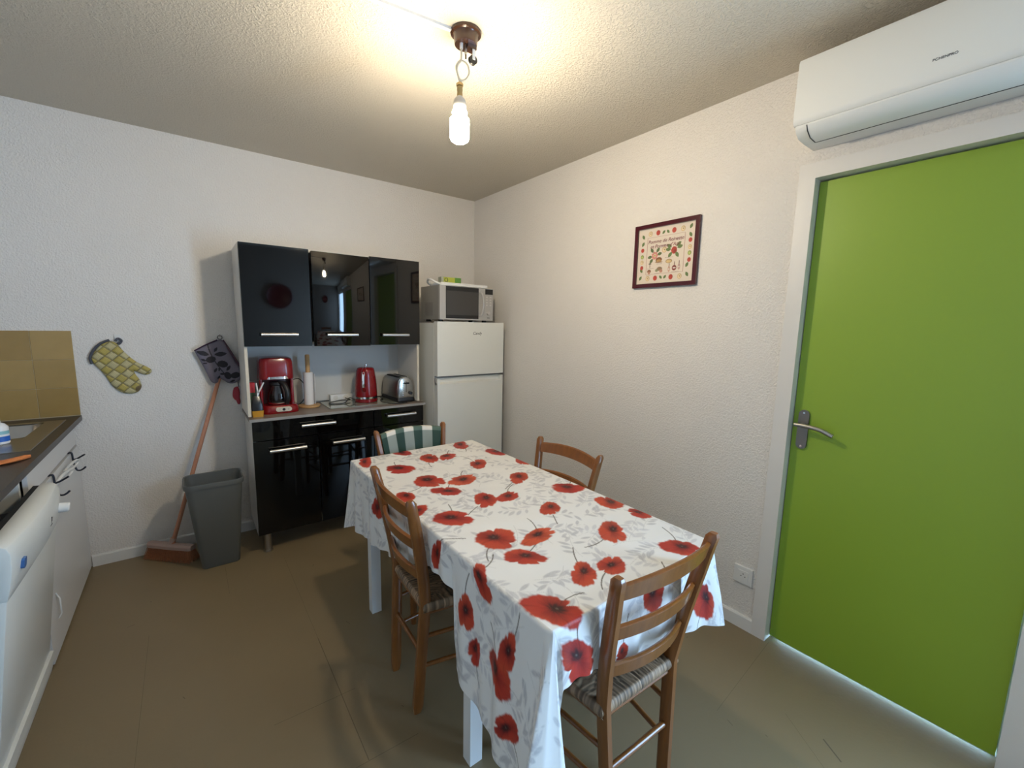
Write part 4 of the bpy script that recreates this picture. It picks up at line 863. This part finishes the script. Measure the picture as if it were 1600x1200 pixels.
def paint(Q):
    n_ = len(Q); c_ = np.tile(np.array([.74, .725, .70]), (n_, 1)).astype(np.float64); rg = np.random.default_rng(11)
    gx, gy = Q[:, 0], Q[:, 1]
    def sel(x, y, r): return np.nonzero((np.abs(gx-x) < r) & (np.abs(gy-y) < r))[0]
    # grey leaf sprigs on a jittered lattice
    for ix in range(-1, 16):
        for iy in range(-1, 25):
            x = -1.98+.098*ix+(.05 if iy % 2 else 0)+rg.uniform(-.02, .02); y = -3.12+.092*iy+rg.uniform(-.02, .02); a = rg.uniform(0, 2*PI)
            nl_ = rg.integers(4, 7); curve = rg.uniform(-.5, .5); I = sel(x, y, .13)
            px, py = x, y; shade = rg.uniform(.55, .70)
            for k in range(nl_):
                aa = a+curve*k*.35; px += .022*math.cos(aa); py += .022*math.sin(aa)
                for s in ((-1, 1) if rg.random() < .45 else ((-1)**k,)):
                    if rg.random() < .12: continue
                    la = aa+s*rg.uniform(.6, 1.0); l = rg.uniform(.020, .029); cx_, cy_ = px+math.cos(la)*l*1.1, py+math.sin(la)*l*1.1
                    if len(I) == 0: continue
                    dx, dy = gx[I]-cx_, gy[I]-cy_; X_, Y_ = (dx*math.cos(la)+dy*math.sin(la))/l, (-dx*math.sin(la)+dy*math.cos(la))/l
                    al = np.clip((.36*(1-X_**2)-np.abs(Y_))*5, 0, 1)*(np.abs(X_) < 1)*.85; al = al*np.where(np.abs(Y_) < .05, .75, 1)
                    c_[I] = c_[I]*(1-al[:, None])+al[:, None]*np.array([.49, .48, .49])*(shade/.62)
                    # stalk
                if len(I):
                    qx, qy = px-.022*math.cos(aa), py-.022*math.sin(aa); dx, dy = gx[I]-qx, gy[I]-qy
                    t_ = np.clip((dx*math.cos(aa)+dy*math.sin(aa)), 0, .022); d_ = np.hypot(dx-t_*math.cos(aa), dy-t_*math.sin(aa))
                    al = np.clip((.0016-d_)/.0012, 0, 1)*.5; c_[I] = c_[I]*(1-al[:, None])+al[:, None]*np.array([.45, .44, .42])
    def stem(x, y, a, l, bend):
        for k in range(14):
            t0 = k/14; aa = a+bend*t0; x1_, y1_ = x+math.cos(aa)*l/14, y+math.sin(aa)*l/14
            I = sel((x+x1_)/2, (y+y1_)/2, .02); dx, dy = gx[I]-x, gy[I]-y; t_ = np.clip(dx*math.cos(aa)+dy*math.sin(aa), 0, l/14)
            d_ = np.hypot(dx-t_*math.cos(aa), dy-t_*math.sin(aa)); al = np.clip((.0024-d_)/.0014, 0, 1)
            c_[I] = c_[I]*(1-al[:, None])+al[:, None]*np.array([.10, .085, .06]); x, y = x1_, y1_
    for i, (x, y, ax_, ay_, bx_, by_, hue) in enumerate(POP):
        a = math.atan2(by_, bx_)+(PI if i % 3 == 1 else 0)+rg.uniform(-.5, .5); r0 = math.hypot(bx_, by_)*.85; stem(x+math.cos(a)*r0, y+math.sin(a)*r0, a, rg.uniform(.06, .10), rg.uniform(-.8, .8))
    for i, (x, y, ax_, ay_, bx_, by_, hue) in enumerate(POP):
        I = sel(x, y, .16); det = ax_*by_-ay_*bx_; dx, dy = gx[I]-x, gy[I]-y
        A1 = (dx*by_-dy*bx_)/det; B1 = (-dx*ay_+dy*ax_)/det; th = np.arctan2(B1, A1); r = np.hypot(A1, B1)
        p1, p2, p3 = rg.uniform(0, 6, 3)
        edge = 1+.07*np.sin(2*th+p1)+.06*np.sin(3*th+p2)+.035*np.sin(7*th+p3)+.02*np.sin(17*th+p1)+.012*np.sin(29*th)
        notch = .30*np.exp(-((np.mod(th-p2, 2*PI)-PI)/.10)**2)+.22*np.exp(-((np.mod(th-p3, 2*PI)-PI)/.13)**2); edge = edge-notch
        rr = r/edge; al = np.clip((1-rr)*9, 0, 1)[:, None]
        red = np.array([.40, .026, .018]); org = np.array([.60, .10, .035]); dk = np.array([.11, .007, .010])
        base = red*(1-hue*.6)+org*hue*.6
        lobes = .5+.5*np.sin(2*th+p2+1.2*rr)
        colr = base[None]*(1-.0*rr[:, None])+(org-base)[None]*(np.clip(rr-.35, 0, 1)*lobes*(.55+.5*hue))[:, None]
        streak = .5+.5*np.sin(th*38+3*np.sin(rr*7+p1)); colr = colr*(1-.16*streak*np.clip(rr, 0, 1))[:, None]
        c0x, c0y = .12*math.sin(p1), .20+.1*math.sin(p2); rc = np.hypot(A1-c0x, (B1-c0y)*1.05)
        inner = np.clip(1-np.abs(np.mod(th-p1, 2.1)-1.05-.25*rr)/.07, 0, 1)*np.clip(rr*1.6-.3, 0, 1)*.42
        k1 = np.clip(1.15-rc/(.66+.22*np.sin(2*th+p3)+.07*np.sin(9*th+p1)+.04*np.sin(23*th)), 0, 1)[:, None]*.85; colr = colr*(1-k1)+dk*k1; colr = colr*(1-inner[:, None])
        k2 = np.clip((.36+.06*np.sin(11*th+p2)-rc)*5, 0, 1)[:, None]*.85; colr = colr*(1-k2)+np.array([.014, .008, .010])*k2
        k3 = np.clip((.075-rc)*20, 0, 1)[:, None]*.7; colr = colr*(1-k3)+np.array([.16, .13, .11])*k3
        c_[I] = c_[I]*(1-al)+colr*al
    return np.clip(c_, 0, 1)
ZC = .7535; RB = .012
# top
st = .0028
nx_, ny_ = int((TX1-TX0)/st), int((TY1-TY0)/st)
Xg, Yg = np.meshgrid(np.linspace(TX0, TX1, nx_), np.linspace(TY0, TY1, ny_), indexing='ij')
rip = .0012*np.sin(Yg*23+Xg*7)*np.sin(Xg*9+2)+.0006*np.sin(Yg*61+Xg*30)
edge_d = np.minimum(np.minimum(Xg-TX0, TX1-Xg), np.minimum(Yg-TY0, TY1-Yg))
Vt = np.stack([Xg, Yg, ZC+np.clip(rip, -.001, 1)*np.clip(edge_d/.05, 0, 1)], -1).reshape(-1, 3); Qt = Vt[:, :2].copy(); Ft = gridF(nx_, ny_)
# sides: keys (top point, hem point, material outward direction)
def key(px, py, qx, qy, qz, ang): return (px, py, qx, qy, qz, ang)
W_, Sd, Ed, Nd = PI, -PI/2, 0.0, PI/2
keys = [key(TX1, TY1-.02, TX1+.012, TY1-.02, .46, Ed), key(TX1, TY1, TX1+.045, TY1+.045, .40, Ed+PI/4), key(TX1-.02, TY1, TX1-.02, TY1+.012, .44, Nd),
        key(-1.1, TY1, -1.1, TY1+.004, .48, Nd), key(TX0+.02, TY1, TX0+.02, TY1+.014, .45, Nd), key(TX0, TY1, TX0-.045, TY1+.03, .40, Nd+PI/4), key(TX0, TY1-.02, TX0-.014, TY1-.03, .425, W_),
        key(TX0, -1.32, TX0-.008, -1.34, .428, W_), key(TX0, -1.50, TX0-.006, -1.51, .45, W_), key(TX0, -1.68, TX0+.004, -1.68, .475, W_), key(TX0, -1.86, TX0+.006, -1.86, .53, W_), key(TX0, -1.98, TX0+.002, -1.98, .585, W_),
        key(TX0, -2.06, TX0-.002, -2.07, .605, W_), key(TX0, -2.14, TX0-.004, -2.155, .625, W_), key(TX0, -2.185, TX0-.006, -2.205, .615, W_), key(TX0, -2.205, TX0-.010, -2.222, .50, W_), key(TX0, -2.23, TX0-.014, -2.245, .375, W_),
        key(TX0, -2.32, TX0-.020, -2.37, .335, W_), key(TX0, -2.45, TX0-.026, -2.47, .300, W_), key(TX0, -2.56, TX0-.030, -2.57, .270, W_), key(TX0, TY0+.02, TX0-.050, -2.63, .255, W_+.25),
        key(TX0, TY0+.004, TX0-.15, -2.680, .25, W_+PI/4), key(TX0+.002, TY0, TX0-.085, -2.715, .26, W_+PI/4+.25), key(TX0+.004, TY0, TX0-.012, -2.720, .30, W_+PI/4+.5), key(TX0+.006, TY0, TX0+.016, -2.700, .42, W_+PI/4+.62), key(TX0+.010, TY0, TX0+.012, -2.680, .52, Sd-.05),
        key(TX0+.02, TY0, TX0+.020, TY0-.016, .610, Sd), key(-1.36, TY0, -1.36, TY0-.010, .600, Sd), key(-1.27, TY0, -1.27, TY0-.004, .56, Sd), key(-1.1, TY0, -1.1, TY0-.002, .50, Sd), key(-.93, TY0, -.93, TY0-.006, .485, Sd), key(TX1-.03, TY0, TX1-.03, TY0-.016, .48, Sd),
        key(TX1, TY0, TX1+.055, TY0-.035, .455, Ed-PI/4), key(TX1, TY0+.03, TX1+.020, TY0+.02, .47, Ed-.0), key(TX1, -2.4, TX1+.010, -2.4, .47, Ed), key(TX1, -1.9, TX1+.006, -1.9, .50, Ed), key(TX1, -1.5, TX1+.006, -1.5, .49, Ed), key(TX1, TY1-.02, TX1+.012, TY1-.02, .46, Ed)]
keys = np.array(keys)
# unwrap material angles
ang = np.unwrap(keys[:, 5]); keys[:, 5] = ang
seglen = np.hypot(np.diff(keys[:, 0]), np.diff(keys[:, 1]))+.55*np.sqrt(np.diff(keys[:, 2])**2+np.diff(keys[:, 3])**2+np.diff(keys[:, 4])**2)
cum = np.concatenate([[0], np.cumsum(seglen)]); nu_ = int(cum[-1]/.0032); us = np.linspace(0, cum[-1], nu_)
K2 = np.stack([np.interp(us, cum, keys[:, j]) for j in range(6)], 1)
ker = np.hanning(9); ker /= ker.sum()
for j in (2, 3, 4): K2[:, j] = np.convolve(np.pad(K2[:, j], 4, 'wrap'), ker, 'valid')
nvv = 120; vs_ = np.linspace(0, 1, nvv)
dirm = np.stack([np.cos(K2[:, 5]), np.sin(K2[:, 5])], 1)
Pm = K2[:, :2]; drop = np.sqrt((ZC-K2[:, 4])**2+(K2[:, 2]-K2[:, 0])**2+(K2[:, 3]-K2[:, 1])**2)
Vs = np.zeros((nu_, nvv, 3)); Qs = np.zeros((nu_, nvv, 2))
fold_u = .007*np.sin(us*19)+.005*np.sin(us*41+1.3)
for k, v in enumerate(vs_):
    # quarter-round lip, then straight fall to the hem
    dist = v*drop; ease = np.clip(dist/.018, 0, 1)
    lipx = RB*np.sin(ease*PI/2); lipz = RB*(1-np.cos(ease*PI/2))
    t = np.clip((dist-.018)/(drop-.018), 0, 1); te = t**1.15
    hx_ = (K2[:, 2]-K2[:, 0]); hy_ = (K2[:, 3]-K2[:, 1])
    fo = fold_u*np.clip(t*1.6, 0, 1)
    Vs[:, k, 0] = K2[:, 0]+dirm[:, 0]*(lipx*(1-t)*.6+fo*1.0)+hx_*te; Vs[:, k, 1] = K2[:, 1]+dirm[:, 1]*(lipx*(1-t)*.6+fo*1.0)+hy_*te
    Vs[:, k, 2] = np.where(t > 0, ZC-RB-(ZC-RB-K2[:, 4])*t, ZC-lipz)
    Qs[:, k] = Pm+dirm*dist[:, None]
Vs_ = Vs.reshape(-1, 3); Fs = gridF(nu_, nvv, len(Vt))
Vall = np.vstack([Vt, Vs_]); Qall = np.vstack([Qt, Qs.reshape(-1, 2)])
me = npmesh('tablecloth', Vall, np.vstack([Ft, Fs]), paint(Qall)); me.shade_smooth()
tc_ = finish('tablecloth', me, m_oil); tag(tc_, 'white tablecloth printed with red poppies and grey leaves draped over the table', 'tablecloth')

# ------------------------------------------------------------ things behind the camera mirrored in the black doors
tag(obj('wall_plate', LT([(.001, -4.70), (.12, -4.70), (.17, -4.68), (.18, -4.685), (.15, -4.715), (.001, -4.719)], (-.92, 0, 1.78), 32, 'y'), m_redd, smooth=True), 'round dark red plate on the wall behind the camera, mirrored in the black dresser door', 'plate')
